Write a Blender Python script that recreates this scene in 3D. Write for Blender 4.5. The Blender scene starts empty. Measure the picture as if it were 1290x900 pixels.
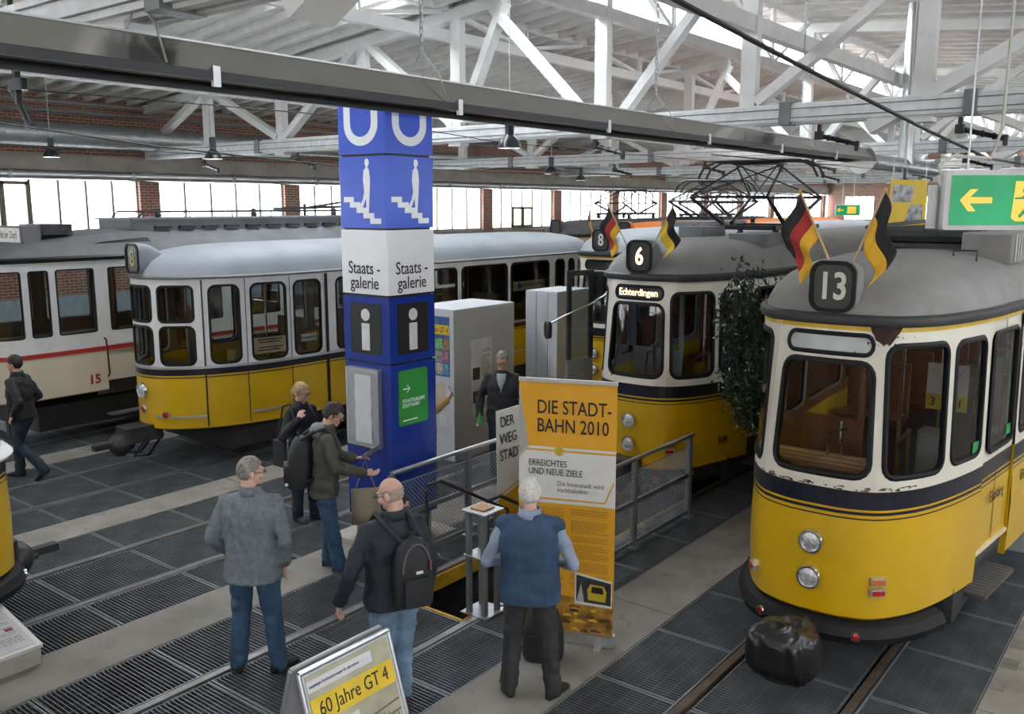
import bpy, bmesh, math, random
from mathutils import Vector, Matrix, Euler
R = math.radians
PI = math.pi
random.seed(7)
SC = bpy.context.scene
COL = SC.collection

# ------------------------------------------------------------------ camera
F_PX, HORIZON, YAW, CAM_H = 1140.0, 258.0, 37.9, 3.7
cam_d = bpy.data.cameras.new('camera'); cam = bpy.data.objects.new('camera', cam_d); COL.objects.link(cam)
cam_d.sensor_fit = 'HORIZONTAL'; cam_d.sensor_width = 36.0; cam_d.lens = 36.0 * F_PX / 1290.0
cam_d.clip_start = 0.05; cam_d.clip_end = 400
cam.location = (0, 0, CAM_H)
cam.rotation_euler = (PI / 2 - math.atan((450 - HORIZON) / F_PX), 0, R(YAW))
SC.camera = cam

# ------------------------------------------------------------------ daylight and exposure
SC.view_settings.view_transform = 'Standard'; SC.view_settings.look = 'None'
SC.view_settings.exposure = 0.52; SC.view_settings.gamma = 1.0; SC.view_settings.use_curve_mapping = False
W = bpy.data.worlds.new('daylight'); SC.world = W; W.use_nodes = True
bg = W.node_tree.nodes['Background']
bg.inputs[0].default_value = (0.93, 0.97, 1.0, 1); bg.inputs[1].default_value = 12.0
SC.cycles.max_bounces = 8; SC.cycles.diffuse_bounces = 4; SC.cycles.glossy_bounces = 3
SC.cycles.transparent_max_bounces = 16; SC.cycles.transmission_bounces = 4
SC.cycles.sample_clamp_indirect = 6; SC.cycles.caustics_reflective = False; SC.cycles.caustics_refractive = False

def portal(name, loc, rot, sx, sy):
    d = bpy.data.lights.new(name, 'AREA'); d.shape = 'RECTANGLE'; d.size = sx; d.size_y = sy
    d.cycles.is_portal = True
    o = bpy.data.objects.new(name, d); COL.objects.link(o); o.location = loc; o.rotation_euler = rot
    return o

# ------------------------------------------------------------------ materials
MATS = {}
def M(name, col=(.5, .5, .5), rough=.5, metal=0., var=.12, scale=6., bump=0., bscale=None, emit=0., stretch=None, coat=0., spec=.5, dirt=None):
    if name in MATS: return MATS[name]
    m = bpy.data.materials.new(name); MATS[name] = m; m.use_nodes = True
    nt = m.node_tree; N = nt.nodes; L = nt.links; b = N['Principled BSDF']
    b.inputs['Roughness'].default_value = rough; b.inputs['Metallic'].default_value = metal
    b.inputs['Specular IOR Level'].default_value = spec
    if coat: b.inputs['Coat Weight'].default_value = coat; b.inputs['Coat Roughness'].default_value = .12
    tc = N.new('ShaderNodeTexCoord'); mp = N.new('ShaderNodeMapping'); L.new(tc.outputs['Object'], mp.inputs[0])
    if stretch: mp.inputs['Scale'].default_value = stretch
    nz = N.new('ShaderNodeTexNoise'); nz.inputs['Scale'].default_value = scale; nz.inputs['Detail'].default_value = 5
    L.new(mp.outputs[0], nz.inputs['Vector'])
    rp = N.new('ShaderNodeValToRGB'); L.new(nz.outputs['Fac'], rp.inputs[0])
    lo = [max(0, c * (1 - var)) for c in col]; hi = [min(1, c * (1 + var)) for c in col]
    rp.color_ramp.elements[0].position = .3; rp.color_ramp.elements[1].position = .7
    rp.color_ramp.elements[0].color = (*lo, 1); rp.color_ramp.elements[1].color = (*hi, 1)
    out = rp.outputs[0]
    if dirt:
        n2 = N.new('ShaderNodeTexNoise'); n2.inputs['Scale'].default_value = dirt[1]; n2.inputs['Detail'].default_value = 8; n2.inputs['Roughness'].default_value = .65
        L.new(mp.outputs[0], n2.inputs['Vector'])
        r2 = N.new('ShaderNodeValToRGB'); L.new(n2.outputs['Fac'], r2.inputs[0])
        r2.color_ramp.elements[0].position = dirt[2]; r2.color_ramp.elements[1].position = min(1, dirt[2] + .14)
        mx = N.new('ShaderNodeMixRGB'); L.new(r2.outputs[0], mx.inputs[0]); L.new(out, mx.inputs[1]); mx.inputs[2].default_value = (*dirt[0], 1)
        out = mx.outputs[0]
    L.new(out, b.inputs['Base Color'])
    if emit:
        L.new(out, b.inputs['Emission Color']); b.inputs['Emission Strength'].default_value = emit
    if bump:
        n3 = N.new('ShaderNodeTexNoise'); n3.inputs['Scale'].default_value = bscale or scale * 6; n3.inputs['Detail'].default_value = 4
        L.new(mp.outputs[0], n3.inputs['Vector'])
        bp = N.new('ShaderNodeBump'); bp.inputs['Strength'].default_value = bump; bp.inputs['Distance'].default_value = .02
        L.new(n3.outputs['Fac'], bp.inputs['Height']); L.new(bp.outputs[0], b.inputs['Normal'])
    return m

def M_glass(name, tint=(.86, .9, .88), rough=.02, frost=0.):
    if name in MATS: return MATS[name]
    m = bpy.data.materials.new(name); MATS[name] = m; m.use_nodes = True
    nt = m.node_tree; N = nt.nodes; L = nt.links
    N.remove(N['Principled BSDF']); out = N['Material Output']
    tr = N.new('ShaderNodeBsdfTransparent'); tr.inputs[0].default_value = (*tint, 1)
    gl = N.new('ShaderNodeBsdfGlossy'); gl.inputs['Roughness'].default_value = rough
    fr = N.new('ShaderNodeFresnel'); fr.inputs[0].default_value = 1.5
    mx = N.new('ShaderNodeMixShader'); L.new(fr.outputs[0], mx.inputs[0]); L.new(tr.outputs[0], mx.inputs[1]); L.new(gl.outputs[0], mx.inputs[2])
    last = mx
    if frost:
        tl = N.new('ShaderNodeBsdfTranslucent'); tl.inputs[0].default_value = (.95, .96, .96, 1)
        nz = N.new('ShaderNodeTexNoise'); nz.inputs['Scale'].default_value = 3.
        mr = N.new('ShaderNodeMapRange'); mr.inputs[3].default_value = max(0, frost - .1); mr.inputs[4].default_value = min(1, frost + .1); L.new(nz.outputs['Fac'], mr.inputs[0])
        m2 = N.new('ShaderNodeMixShader'); L.new(mr.outputs[0], m2.inputs[0]); L.new(mx.outputs[0], m2.inputs[1]); L.new(tl.outputs[0], m2.inputs[2]); last = m2
    L.new(last.outputs[0], out.inputs[0])
    return m

def M_brick(name, c1, c2, mortar, scale, axis='X', bw=.25, rh=.08):
    if name in MATS: return MATS[name]
    m = bpy.data.materials.new(name); MATS[name] = m; m.use_nodes = True
    nt = m.node_tree; N = nt.nodes; L = nt.links; b = N['Principled BSDF']; b.inputs['Roughness'].default_value = .85
    tc = N.new('ShaderNodeTexCoord'); sx = N.new('ShaderNodeSeparateXYZ'); cx = N.new('ShaderNodeCombineXYZ')
    L.new(tc.outputs['Object'], sx.inputs[0])
    ad = N.new('ShaderNodeMath'); L.new(sx.outputs[0], ad.inputs[0]); L.new(sx.outputs[1], ad.inputs[1])
    L.new(ad.outputs[0], cx.inputs[0]); L.new(sx.outputs[2], cx.inputs[1])
    br = N.new('ShaderNodeTexBrick'); L.new(cx.outputs[0], br.inputs[0])
    br.inputs['Color1'].default_value = (*c1, 1); br.inputs['Color2'].default_value = (*c2, 1); br.inputs['Mortar'].default_value = (*mortar, 1)
    br.inputs['Scale'].default_value = 1.; br.inputs['Brick Width'].default_value = bw; br.inputs['Row Height'].default_value = rh; br.inputs['Mortar Size'].default_value = .011
    nz = N.new('ShaderNodeTexNoise'); nz.inputs['Scale'].default_value = 1.3; nz.inputs['Detail'].default_value = 6; L.new(tc.outputs['Object'], nz.inputs[0])
    mx = N.new('ShaderNodeMixRGB'); mx.blend_type = 'MULTIPLY'; mx.inputs[0].default_value = .45; L.new(br.outputs[0], mx.inputs[1]); L.new(nz.outputs['Color'], mx.inputs[2])
    L.new(mx.outputs[0], b.inputs['Base Color'])
    bp = N.new('ShaderNodeBump'); bp.inputs['Strength'].default_value = .4; bp.inputs['Distance'].default_value = .01; bp.invert = True; L.new(br.outputs['Fac'], bp.inputs['Height']); L.new(bp.outputs[0], b.inputs['Normal'])
    return m

YELLOW = M('tram_yellow', (.66, .40, .004), .3, coat=.5, var=.06, scale=1.5, dirt=((.5, .33, .02), 2.2, .66))
CREAM = M('cream_white', (.74, .70, .60), .38, var=.06, scale=2, coat=.3)
OLDCREAM = M('pale_cream', (.72, .64, .50), .4, var=.05, scale=2)
WHITE = M('white_enamel', (.8, .8, .79), .4, var=.05)
BLACK = M('black_paint', (.012, .012, .014), .35, var=.2)
NAVY = M('navy_band', (.008, .010, .022), .3, var=.2)
RUBBER = M('black_rubber', (.012, .012, .013), .6, spec=.25)
ROOFGREY = M('roof_grey', (.22, .212, .205), .7, var=.14, scale=3, dirt=((.17, .15, .135), 2.5, .6), bump=.08)
ROOFBLUE = M('roof_bluegrey', (.33, .36, .40), .6, var=.1, scale=2, dirt=((.24, .24, .25), 2.0, .62), bump=.06)
ROOFDARK = M('roof_charcoal', (.16, .165, .175), .65, var=.15, scale=3, bump=.06)
DARKSTEEL = M('dark_steel', (.05, .052, .055), .5, .5, var=.3, scale=12)
UNDER = M('underframe_black', (.025, .025, .026), .7, var=.3)
CHROME = M('chrome', (.75, .76, .78), .12, 1., var=.03)
ALU = M('brushed_aluminium', (.62, .63, .64), .35, .9, var=.05, scale=20)
STEELGREY = M('painted_steel_grey', (.20, .21, .215), .5, .2, var=.12)
GALV = M('galvanised_steel', (.46, .48, .50), .38, .8, var=.16, scale=9)
WOOD = M('varnished_wood', (.20, .075, .028), .38, var=.35, scale=5, stretch=(1, 1, .12), coat=.3)
WOODLIGHT = M('light_wood', (.45, .24, .10), .4, var=.2, scale=5, stretch=(1, .2, 1))
SEATRED = M('seat_maroon', (.15, .02, .03), .6, var=.2)
GLASS = M_glass('tram_glass', (.84, .88, .87))
FROST = M_glass('frosted_daylight_glass', (.93, .96, .97), .2, frost=.35)
REDLENS = M('red_lens', (.5, .012, .008), .15, var=.15, scale=60, coat=.6)
ORANGELENS = M('orange_lens', (.6, .13, .02), .2, var=.15, scale=60, coat=.6)
LAMPLENS = M('lamp_glass_facets', (.75, .76, .74), .12, .6, var=.35, scale=26, bump=.5, bscale=40)
TRUSSWHITE = M('white_truss_paint', (.86, .86, .85), .55, var=.06, scale=2.5, dirt=((.6, .58, .55), 3.2, .64), bump=.06)
ROOFBOARD = M('roof_board_white', (.78, .765, .735), .75, var=.12, scale=2.2, dirt=((.42, .38, .34), 1.6, .63))
CONCRETE = M('floor_concrete', (.23, .21, .185), .8, var=.22, scale=2.2, dirt=((.16, .145, .125), 3.5, .57), bump=.2, bscale=40)
CONCRETE2 = M('lintel_concrete', (.40, .37, .33), .85, var=.15, scale=2, dirt=((.28, .26, .23), 1.5, .58))
BRICK = M_brick('red_brick', (.50, .20, .13), (.40, .145, .09), (.68, .63, .57), 1)
GRATE = M('grating_steel', (.19, .21, .23), .5, .6, var=.25, scale=3)
GRATEFRAME = M('grating_frame', (.33, .35, .37), .45, .6, var=.15, scale=5)
PIT = M('pit_dark', (.02, .02, .021), .9)
RAILTOP = M('rail_steel', (.30, .285, .28), .38, .7, var=.25, scale=4)
RUSTRAIL = M('rusty_rail', (.12, .085, .065), .6, .4, var=.3, scale=6)
WINFRAME = M('olive_window_frame', (.20, .19, .13), .6)

# ------------------------------------------------------------------ mesh building
class MB:
    def __init__(s): s.v = []; s.f = []
    def add(s, vs, fs):
        o = len(s.v); s.v += [tuple(v) for v in vs]; s.f += [tuple(i + o for i in f) for f in fs]; return s
    def box(s, x0, x1, y0, y1, z0, z1):
        return s.add([(x0, y0, z0), (x1, y0, z0), (x1, y1, z0), (x0, y1, z0), (x0, y0, z1), (x1, y0, z1), (x1, y1, z1), (x0, y1, z1)],
                     [(3, 2, 1, 0), (4, 5, 6, 7), (0, 1, 5, 4), (1, 2, 6, 5), (2, 3, 7, 6), (3, 0, 4, 7)])
    def rbox(s, cx, cy, cz, sx, sy, sz, r=.02, n=3, axis='z'):
        "box with rounded vertical (axis) edges"
        r = min(r, sx / 2.01, sy / 2.01) if axis == 'z' else r
        pts = rrect(-sx / 2, sx / 2, -sy / 2, sy / 2, r, n) if axis == 'z' else (rrect(-sx / 2, sx / 2, -sz / 2, sz / 2, r, n) if axis == 'y' else rrect(-sy / 2, sy / 2, -sz / 2, sz / 2, r, n))
        if axis == 'z': return s.prism([(cx + a, cy + b) for a, b in pts], cz - sz / 2, cz + sz / 2)
        k = len(pts)
        if axis == 'y': vs = [(cx + a, cy - sy / 2, cz + b) for a, b in pts] + [(cx + a, cy + sy / 2, cz + b) for a, b in pts]
        else: vs = [(cx + sx / 2, cy + a, cz + b) for a, b in pts] + [(cx - sx / 2, cy + a, cz + b) for a, b in pts]
        return s.add(vs, [tuple(range(k)), tuple(range(2 * k - 1, k - 1, -1))] + [(i, k + i, k + (i + 1) % k, (i + 1) % k) for i in range(k)])
    def prism(s, poly, z0, z1):
        k = len(poly); vs = [(x, y, z0) for x, y in poly] + [(x, y, z1) for x, y in poly]
        return s.add(vs, [tuple(range(k - 1, -1, -1)), tuple(range(k, 2 * k))] + [(i, (i + 1) % k, k + (i + 1) % k, k + i) for i in range(k)])
    def beam(s, a, b, w, h, up=(0, 0, 1)):
        a = Vector(a); b = Vector(b); d = (b - a).normalized(); u = Vector(up)
        if abs(d.dot(u)) > .98: u = Vector((1, 0, 0))
        x = d.cross(u).normalized(); u = x.cross(d).normalized()
        vs = [p + x * (w / 2 * i) + u * (h / 2 * j) for p in (a, b) for i, j in ((-1, -1), (1, -1), (1, 1), (-1, 1))]
        return s.add(vs, [(3, 2, 1, 0), (4, 5, 6, 7), (0, 1, 5, 4), (1, 2, 6, 5), (2, 3, 7, 6), (3, 0, 4, 7)])
    def tube(s, pts, r, n=8, cap=True, closed=False):
        pts = [Vector(p) for p in pts]; k = len(pts)
        rs = r if isinstance(r, (list, tuple)) else [r] * k
        rings = []; prev = None
        for i, p in enumerate(pts):
            if closed: d = (pts[(i + 1) % k] - pts[i - 1])
            else: d = pts[min(i + 1, k - 1)] - pts[max(i - 1, 0)]
            d.normalize()
            if prev is None:
                u = Vector((0, 0, 1)) if abs(d.z) < .9 else Vector((1, 0, 0)); u = (u - d * u.dot(d)).normalized()
            else:
                u = (prev - d * prev.dot(d))
                u = u.normalized() if u.length > 1e-6 else d.orthogonal().normalized()
            prev = u; w = d.cross(u)
            rings.append([p + (u * math.cos(2 * PI * j / n) + w * math.sin(2 * PI * j / n)) * rs[i] for j in range(n)])
        vs = [v for rg in rings for v in rg]; fs = []
        for i in range(k if closed else k - 1):
            for j in range(n):
                a = i * n; b = ((i + 1) % k) * n
                fs.append((a + j, a + (j + 1) % n, b + (j + 1) % n, b + j))
        if cap and not closed: fs += [tuple(range(n - 1, -1, -1)), tuple((k - 1) * n + j for j in range(n))]
        return s.add(vs, fs)
    def lathe(s, prof, n=20, origin=(0, 0, 0), axis='z'):
        "prof: (r, h) list revolved about axis"
        o = Vector(origin); vs = []; fs = []; k = len(prof)
        for r_, h in prof:
            for j in range(n):
                a = 2 * PI * j / n; c, d = r_ * math.cos(a), r_ * math.sin(a)
                vs.append(o + Vector({'z': (c, d, h), 'y': (d, h, c), 'x': (h, c, d)}[axis]))
        for i in range(k - 1):
            for j in range(n): fs.append((i * n + j, i * n + (j + 1) % n, (i + 1) * n + (j + 1) % n, (i + 1) * n + j))
        if prof[0][0] > 1e-4: fs.append(tuple(range(n - 1, -1, -1)))
        if prof[-1][0] > 1e-4: fs.append(tuple((k - 1) * n + j for j in range(n)))
        return s.add(vs, fs)
    def grid(s, rows, closed=False, flip=False):
        "rows: list of equal-length point lists"
        n = len(rows[0]); vs = [p for r_ in rows for p in r_]; fs = []
        for i in range(len(rows) - 1):
            for j in range(n if closed else n - 1):
                q = (i * n + j, i * n + (j + 1) % n, (i + 1) * n + (j + 1) % n, (i + 1) * n + j)
                fs.append(q[::-1] if flip else q)
        return s.add(vs, fs)
    def ell(s, c, r, nu=12, nv=8, rot=None):
        vs = []; fs = []; m = rot.to_matrix() if rot else None
        for i in range(nv + 1):
            t = PI * i / nv
            for j in range(nu):
                a = 2 * PI * j / nu
                v = Vector((r[0] * math.sin(t) * math.cos(a), r[1] * math.sin(t) * math.sin(a), r[2] * math.cos(t)))
                if m: v = m @ v
                vs.append(v + Vector(c))
        for i in range(nv):
            for j in range(nu): fs.append((i * nu + j, (i + 1) * nu + j, (i + 1) * nu + (j + 1) % nu, i * nu + (j + 1) % nu))
        return s.add(vs, fs)
    def xf(s, mat):
        s.v = [tuple(mat @ Vector(v)) for v in s.v]; return s
    def mesh(s, name, mat=None, smooth=False):
        me = bpy.data.meshes.new(name); me.from_pydata(s.v, [], s.f); me.validate(); me.update()
        if mat: me.materials.append(mat)
        if smooth:
            for p in me.polygons: p.use_smooth = True
            try: me.set_sharp_from_angle(angle=R(42))
            except Exception: pass
        return me
    def build(s, name, mat, parent=None, smooth=False, loc=None, rot=None):
        return link(name, s.mesh(name, mat, smooth), parent, loc, rot)

def link(name, me, parent=None, loc=None, rot=None):
    o = bpy.data.objects.new(name, me); COL.objects.link(o)
    if parent: o.parent = parent
    if loc: o.location = loc
    if rot: o.rotation_euler = rot
    return o
def rrect(x0, x1, y0, y1, r, n=4):
    r = min(r, (x1 - x0) / 2 - 1e-4, (y1 - y0) / 2 - 1e-4); out = []
    for cx, cy, a0 in ((x1 - r, y0 + r, -90), (x1 - r, y1 - r, 0), (x0 + r, y1 - r, 90), (x0 + r, y0 + r, 180)):
        for i in range(n + 1):
            a = R(a0 + 90 * i / n); out.append((cx + r * math.cos(a), cy + r * math.sin(a)))
    return out
def thing(name, label, cat, loc=(0, 0, 0), rz=0., group=None):
    o = bpy.data.objects.new(name, None); COL.objects.link(o); o.empty_display_size = .1
    o.location = loc; o.rotation_euler = (0, 0, rz); o['label'] = label; o['category'] = cat
    if group: o['group'] = group
    return o
def tag(o, label, cat, group=None):
    o['label'] = label; o['category'] = cat
    if group: o['group'] = group
    return o
def struct(o, label=None):
    o['kind'] = 'structure'
    if label: o['label'] = label
    return o
def empty_struct(name, loc=(0, 0, 0)):
    o = bpy.data.objects.new(name, None); COL.objects.link(o); o.location = loc; o['kind'] = 'structure'; return o
def text_mesh(s, size, depth=.002, bold=0., align='CENTER', sx=1., spacing=1., line=.95):
    c = bpy.data.curves.new('t', 'FONT'); c.body = s; c.size = size; c.extrude = depth; c.offset = bold
    c.align_x = align; c.align_y = 'CENTER'; c.resolution_u = 3; c.space_character = spacing; c.space_line = line
    o = bpy.data.objects.new('t', c); COL.objects.link(o)
    bpy.context.view_layer.update()
    me = bpy.data.meshes.new_from_object(o.evaluated_get(bpy.context.evaluated_depsgraph_get()))
    bpy.data.objects.remove(o); bpy.data.curves.remove(c)
    if sx != 1: me.transform(Matrix.Scale(sx, 4, (1, 0, 0)))
    return me
def lettering(s, size, mat, parent, loc, rot=(PI / 2, 0, 0), name='lettering', **k):
    "text standing upright, reading along local +x, facing local -y"
    me = text_mesh(s, size, **k); me.materials.clear(); me.materials.append(mat)
    o = link(name, me, parent, loc, rot); return o
def lines_block(mb, x0, x1, z0, z1, n, y, rng, th=.45):
    "rows of small raised bars standing in for unreadable small print, facing -y"
    h = (z1 - z0) / n
    for i in range(n):
        x = x0; z = z1 - (i + .5) * h
        if rng.random() < .08: continue
        end = x0 + (x1 - x0) * (1 if rng.random() < .8 else rng.uniform(.4, .9))
        while x < end - .004:
            w = rng.uniform(.012, .05) * (x1 - x0) * 2; e = min(end, x + w)
            mb.add([(x, y, z - h * th / 2), (e, y, z - h * th / 2), (e, y, z + h * th / 2), (x, y, z + h * th / 2)], [(0, 1, 2, 3)]); x = e + .008 * (x1 - x0) * 2
# ================================================================== the hall
WX = -24.7                       # inner face of the brick window wall
Y0H, Y1H, X1H = -9.0, 72.0, 9.0  # hall extents
TRK = [-2.33, -5.5, -8.6, -11.75, -14.9, -18.1]
STRIPS = [(-4.3, -3.6), (-7.38, -6.78), (-10.45, -9.88), (-13.6, -13.05), (-16.75, -16.2)]

# ---- floor: dark pit bottom, concrete strips, gratings, rails
fl = struct(MB().box(WX - 1, X1H, Y0H, Y1H, -.75, -.6).build('floor', PIT))
def slab(x0, x1, y0, y1, parent=fl):
    MB().box(x0, x1, y0, y1, -.6, 0).build('concrete_slab', CONCRETE, parent)
for a, b in STRIPS:
    ys = [Y0H, -3.0, 2.0, 7.02, 12.0, 17, 22, 27, Y1H]
    for y0, y1 in zip(ys, ys[1:]): slab(a, b, y0 + .008, y1 - .008)
ys = [Y0H, -3, 2, 7.02, 12, 22, Y1H]
for y0, y1 in zip(ys, ys[1:]): slab(-1.08, X1H, y0 + .008, y1 - .008)
slab(WX - 1, -19.6, Y0H, Y1H)

def grating_mesh(w, ln=.98, kind=0):
    "steel bar grating panel: bearing bars across (x), two rods along y, edge frame; top at z=0"
    b = MB(); pitch = .034 if kind == 0 else .05; n = int(ln / pitch); t = .0065; d = .035
    for i in range(n):
        y = (i + .5) * ln / n
        b.add([(0, y - t / 2, 0), (w, y - t / 2, 0), (w, y + t / 2, 0), (0, y + t / 2, 0), (0, y - t / 2, -d), (w, y - t / 2, -d), (w, y + t / 2, -d), (0, y + t / 2, -d)],
              [(0, 1, 2, 3), (0, 4, 5, 1), (2, 6, 7, 3)])
    k = max(2, int(w / .1))
    for j in range(1, k):
        x = w * j / k; b.add([(x - .002, 0, -.004), (x + .002, 0, -.004), (x + .002, ln, -.004), (x - .002, ln, -.004)], [(0, 1, 2, 3)])
    return b.mesh('grating', GRATE)
def grating_frame_mesh(w, ln=.98):
    b = MB(); t = .009
    b.box(0, w, 0, t, -.04, .001); b.box(0, w, ln - t, ln, -.04, .001); b.box(0, .006, 0, ln, -.04, 0); b.box(w - .006, w, 0, ln, -.04, 0)
    return b.mesh('grating_rim', GRATEFRAME)
GC = {}
def grating(x0, x1, y, extra=None):
    w = round(x1 - x0, 3)
    if w not in GC: GC[w] = (grating_mesh(w), grating_frame_mesh(w))
    o = link('grating', GC[w][0], fl, (x0, y, -.002)); link('grating_rim', GC[w][1], o)
edges = [-1.08] + [e for s in STRIPS for e in (s[1], s[0])] + [-19.6]
for k, tc in enumerate(TRK):
    hi = edges[2 * k]; lo = edges[2 * k + 1]
    far = [10, 11, 9, 10, 9, 8][k]; near = [4, 2, 1, 2, 4, 5][k]
    off = [.72, .76, .84, .86, .8, .7][k]
    for yi in range(near - 1, far):
        y = yi + off
        for a, b in ((lo + .01, tc - .56), (tc - .43, tc + .43), (tc + .56, hi - .01)):
            if k == 1 and a == tc - .43 and y > 5.2: continue       # open inspection pit
            grating(a, b, y)
    # plain plate beyond the gratings that can be told apart
    for a, b in ((lo + .01, tc - .56), (tc - .43, tc + .43), (tc + .56, hi - .01)):
        if k == 1 and a == tc - .43:
            MB().box(a, b, Y0H, near - 1 + off - .02, -.04, -.005).build('cover_plate', STEELGREY, fl); continue
        MB().box(a, b, far + off, Y1H, -.04, -.005).build('cover_plate', STEELGREY, fl)
        MB().box(a, b, Y0H, near - 1 + off - .02, -.04, -.005).build('cover_plate', STEELGREY, fl)
    for s in (-1, 1):
        x = tc + s * .5
        r = MB(); r.box(x - .033, x + .033, Y0H, Y1H, -.03, .004); r.box(x - .012, x + .012, Y0H, Y1H, -.14, -.03); r.box(x - .06, x + .06, Y0H, Y1H, -.16, -.14)
        r.build('rail', RAILTOP if k else RUSTRAIL, fl)
        e = MB(); e.box(x + s * .052, x + s * .06, Y0H, Y1H, -.05, .001); e.build('rail_edge_angle', GRATEFRAME, fl)
# yellow-marked rim and dark sides of the inspection pit on the second track
PITYEL = M('pit_edge_yellow', (.55, .33, .02), .6, var=.3, dirt=((.2, .14, .05), 3, .55))
for x in (-6.02 + .09, -4.98 - .09):
    MB().box(x - .012, x + .012, 5.75, 12, -.16, -.01).build('pit_edge_strip', PITYEL, fl)
MB().box(-5.93, -5.07, 5.76, 5.79, -.16, -.004).build('pit_edge_strip', PITYEL, fl)

# worn paint blocks on the right-hand concrete
PAINTGREY = M('worn_floor_paint', (.16, .15, .13), .8, var=.3)
for i in range(7): 
    y = 7.4 + i * .42; MB().box(-1.07, -.97 + .02 * (i % 3), y, y + .2, 0, .002).build('floor_marking', PAINTGREY, fl)

# ---- window wall (left in the photograph): brick piers, glazing, lintel, brick above
wl = empty_struct('wall_left')
PY = [14.6 + 5.15 * i for i in range(-5, 12)]        # pier centres
PW = .62
SILL, WTOP = 2.65, 4.33
MB().box(WX - .4, WX, Y0H, Y1H, 0, SILL - .08).build('brick_base', BRICK, wl)
PALEBLUE = M('pale_blue_dado', (.42, .5, .6), .6)
MB().box(WX, WX + .02, Y0H, Y1H, 0, 1.25).build('painted_dado', PALEBLUE, wl)
MB().box(WX - .4, WX + .06, Y0H, Y1H, SILL - .08, SILL).build('sill', CONCRETE2, wl)
MB().box(WX - .4, WX + .10, Y0H, Y1H, WTOP + .1, 5.02).build('concrete_lintel', CONCRETE2, wl)
MB().box(WX - .4, WX, Y0H, Y1H, 5.02, 6.75).build('brick_upper', BRICK, wl)
for i, y in enumerate(PY):
    MB().box(WX - .45, WX + .03, y - PW / 2, y + PW / 2, SILL, WTOP + .1).build('brick_pier', BRICK, wl)
nwin = 0
for i in range(len(PY) - 1):
    y0, y1 = PY[i] + PW / 2, PY[i + 1] - PW / 2
    if y1 < Y0H + 1: continue
    nwin += 1
    w = empty_struct('window_%d' % nwin, (WX - .15, 0, 0))
    k = 5 if i % 2 else 6; step = (y1 - y0) / k
    MB().box(-.05, .05, y0, y1, SILL, SILL + .07).build('window_rail', WINFRAME, w)
    MB().box(-.05, .05, y0, y1, WTOP + .03, WTOP + .1).build('window_rail', WINFRAME, w)
    for j in range(k + 1):
        y = y0 + j * step; h = .028 if 0 < j < k else .04
        MB().box(-.05, .05, y - h, y + h, SILL + .07, WTOP + .03).build('mullion', WINFRAME, w)
    for j in range(k):
        a, b = y0 + j * step + .028, y0 + (j + 1) * step - .028
        MB().box(-.006, .006, a, b, SILL + .07, WTOP + .03).build('pane', FROST, w)
    if i in (3, 4, 8):                                   # tilting vents with an olive frame of their own
        j = 3 if i == 3 else 1
        for q in ((j,) if i != 8 else (2, 3)):
            a, b = y0 + q * step + .03, y0 + (q + 1) * step - .03
            f = MB(); z0, z1 = (SILL + .22, WTOP - .02) if i != 8 else (SILL + .07, SILL + .95)
            for bx in ((a, b, z0, z0 + .09), (a, b, z1 - .09, z1), (a, a + .08, z0, z1), (b - .08, b, z0, z1)): f.box(-.03, .075, *bx)
            f.build('vent_frame', WINFRAME, w)
    portal('daylight_window_%d' % nwin, (WX + .2, (y0 + y1) / 2, (SILL + WTOP) / 2), (0, R(-90), 0), WTOP - SILL, y1 - y0)

# services along the wall: spiral duct, heating main, conduits
SPIRAL = M('spiral_duct_zinc', (.50, .53, .55), .35, .85, var=.1, scale=10)
SHEET = M('bright_sheet_metal', (.62, .64, .66), .22, .95, var=.06, scale=5)
d = thing('ventilation_duct', 'wide zinc spiral duct running along the brick wall above the windows', 'duct', (-23.9, 0, 0))
MB().tube([(0, Y0H + .2, 5.48), (0, 19.0, 5.48)], .31, 24).build('pipe', SPIRAL, d, smooth=True)
MB().tube([(0, 19.0, 5.48), (0, 26, 5.48), (0, 40, 5.48)], .2, 20).build('pipe', SPIRAL, d, smooth=True)
for i in range(60):
    y = Y0H + .8 + i * .45
    if y < 18.8: MB().tube([(0, y, 5.48), (0, y + .025, 5.48)], .318, 24).build('seam', SPIRAL, d, smooth=True)
for y in (2, 7, 12, 17): MB().box(-.8, .02, y, y + .05, 5.12, 5.17).build('bracket', STEELGREY, d)
d = thing('heating_main', 'long bright metal-clad heating pipe just above the wall windows', 'pipe', (-24.3, 0, 0))
MB().tube([(0, Y0H + .2, 4.47), (0, 70, 4.47)], .13, 18).build('cladding', SHEET, d, smooth=True)
for i in range(22):
    MB().tube([(0, -6 + 3.3 * i, 4.47), (0, -5.9 + 3.3 * i, 4.47)], .14, 18).build('clip', GALV, d, smooth=True)
    MB().box(-.28, 0, -6 + 3.3 * i, -5.95 + 3.3 * i, 4.44, 4.5).build('bracket', STEELGREY, d)
for j, (z, nm) in enumerate(((6.38, 'upper'), (6.14, 'lower'))):
    c = MB().tube([(-24.55, Y0H + .2, z), (-24.55, 60, z)], .05, 8).build('conduit_pipe', ALU, smooth=True)
    tag(c, '%s of the two thin white conduit pipes on the brick wall top' % nm, 'pipe')
bx = MB()
for i in range(3): bx.box(-24.66, -24.58, 13.55 + i * .2, 13.65 + i * .2, 6.22, 6.33)

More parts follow.
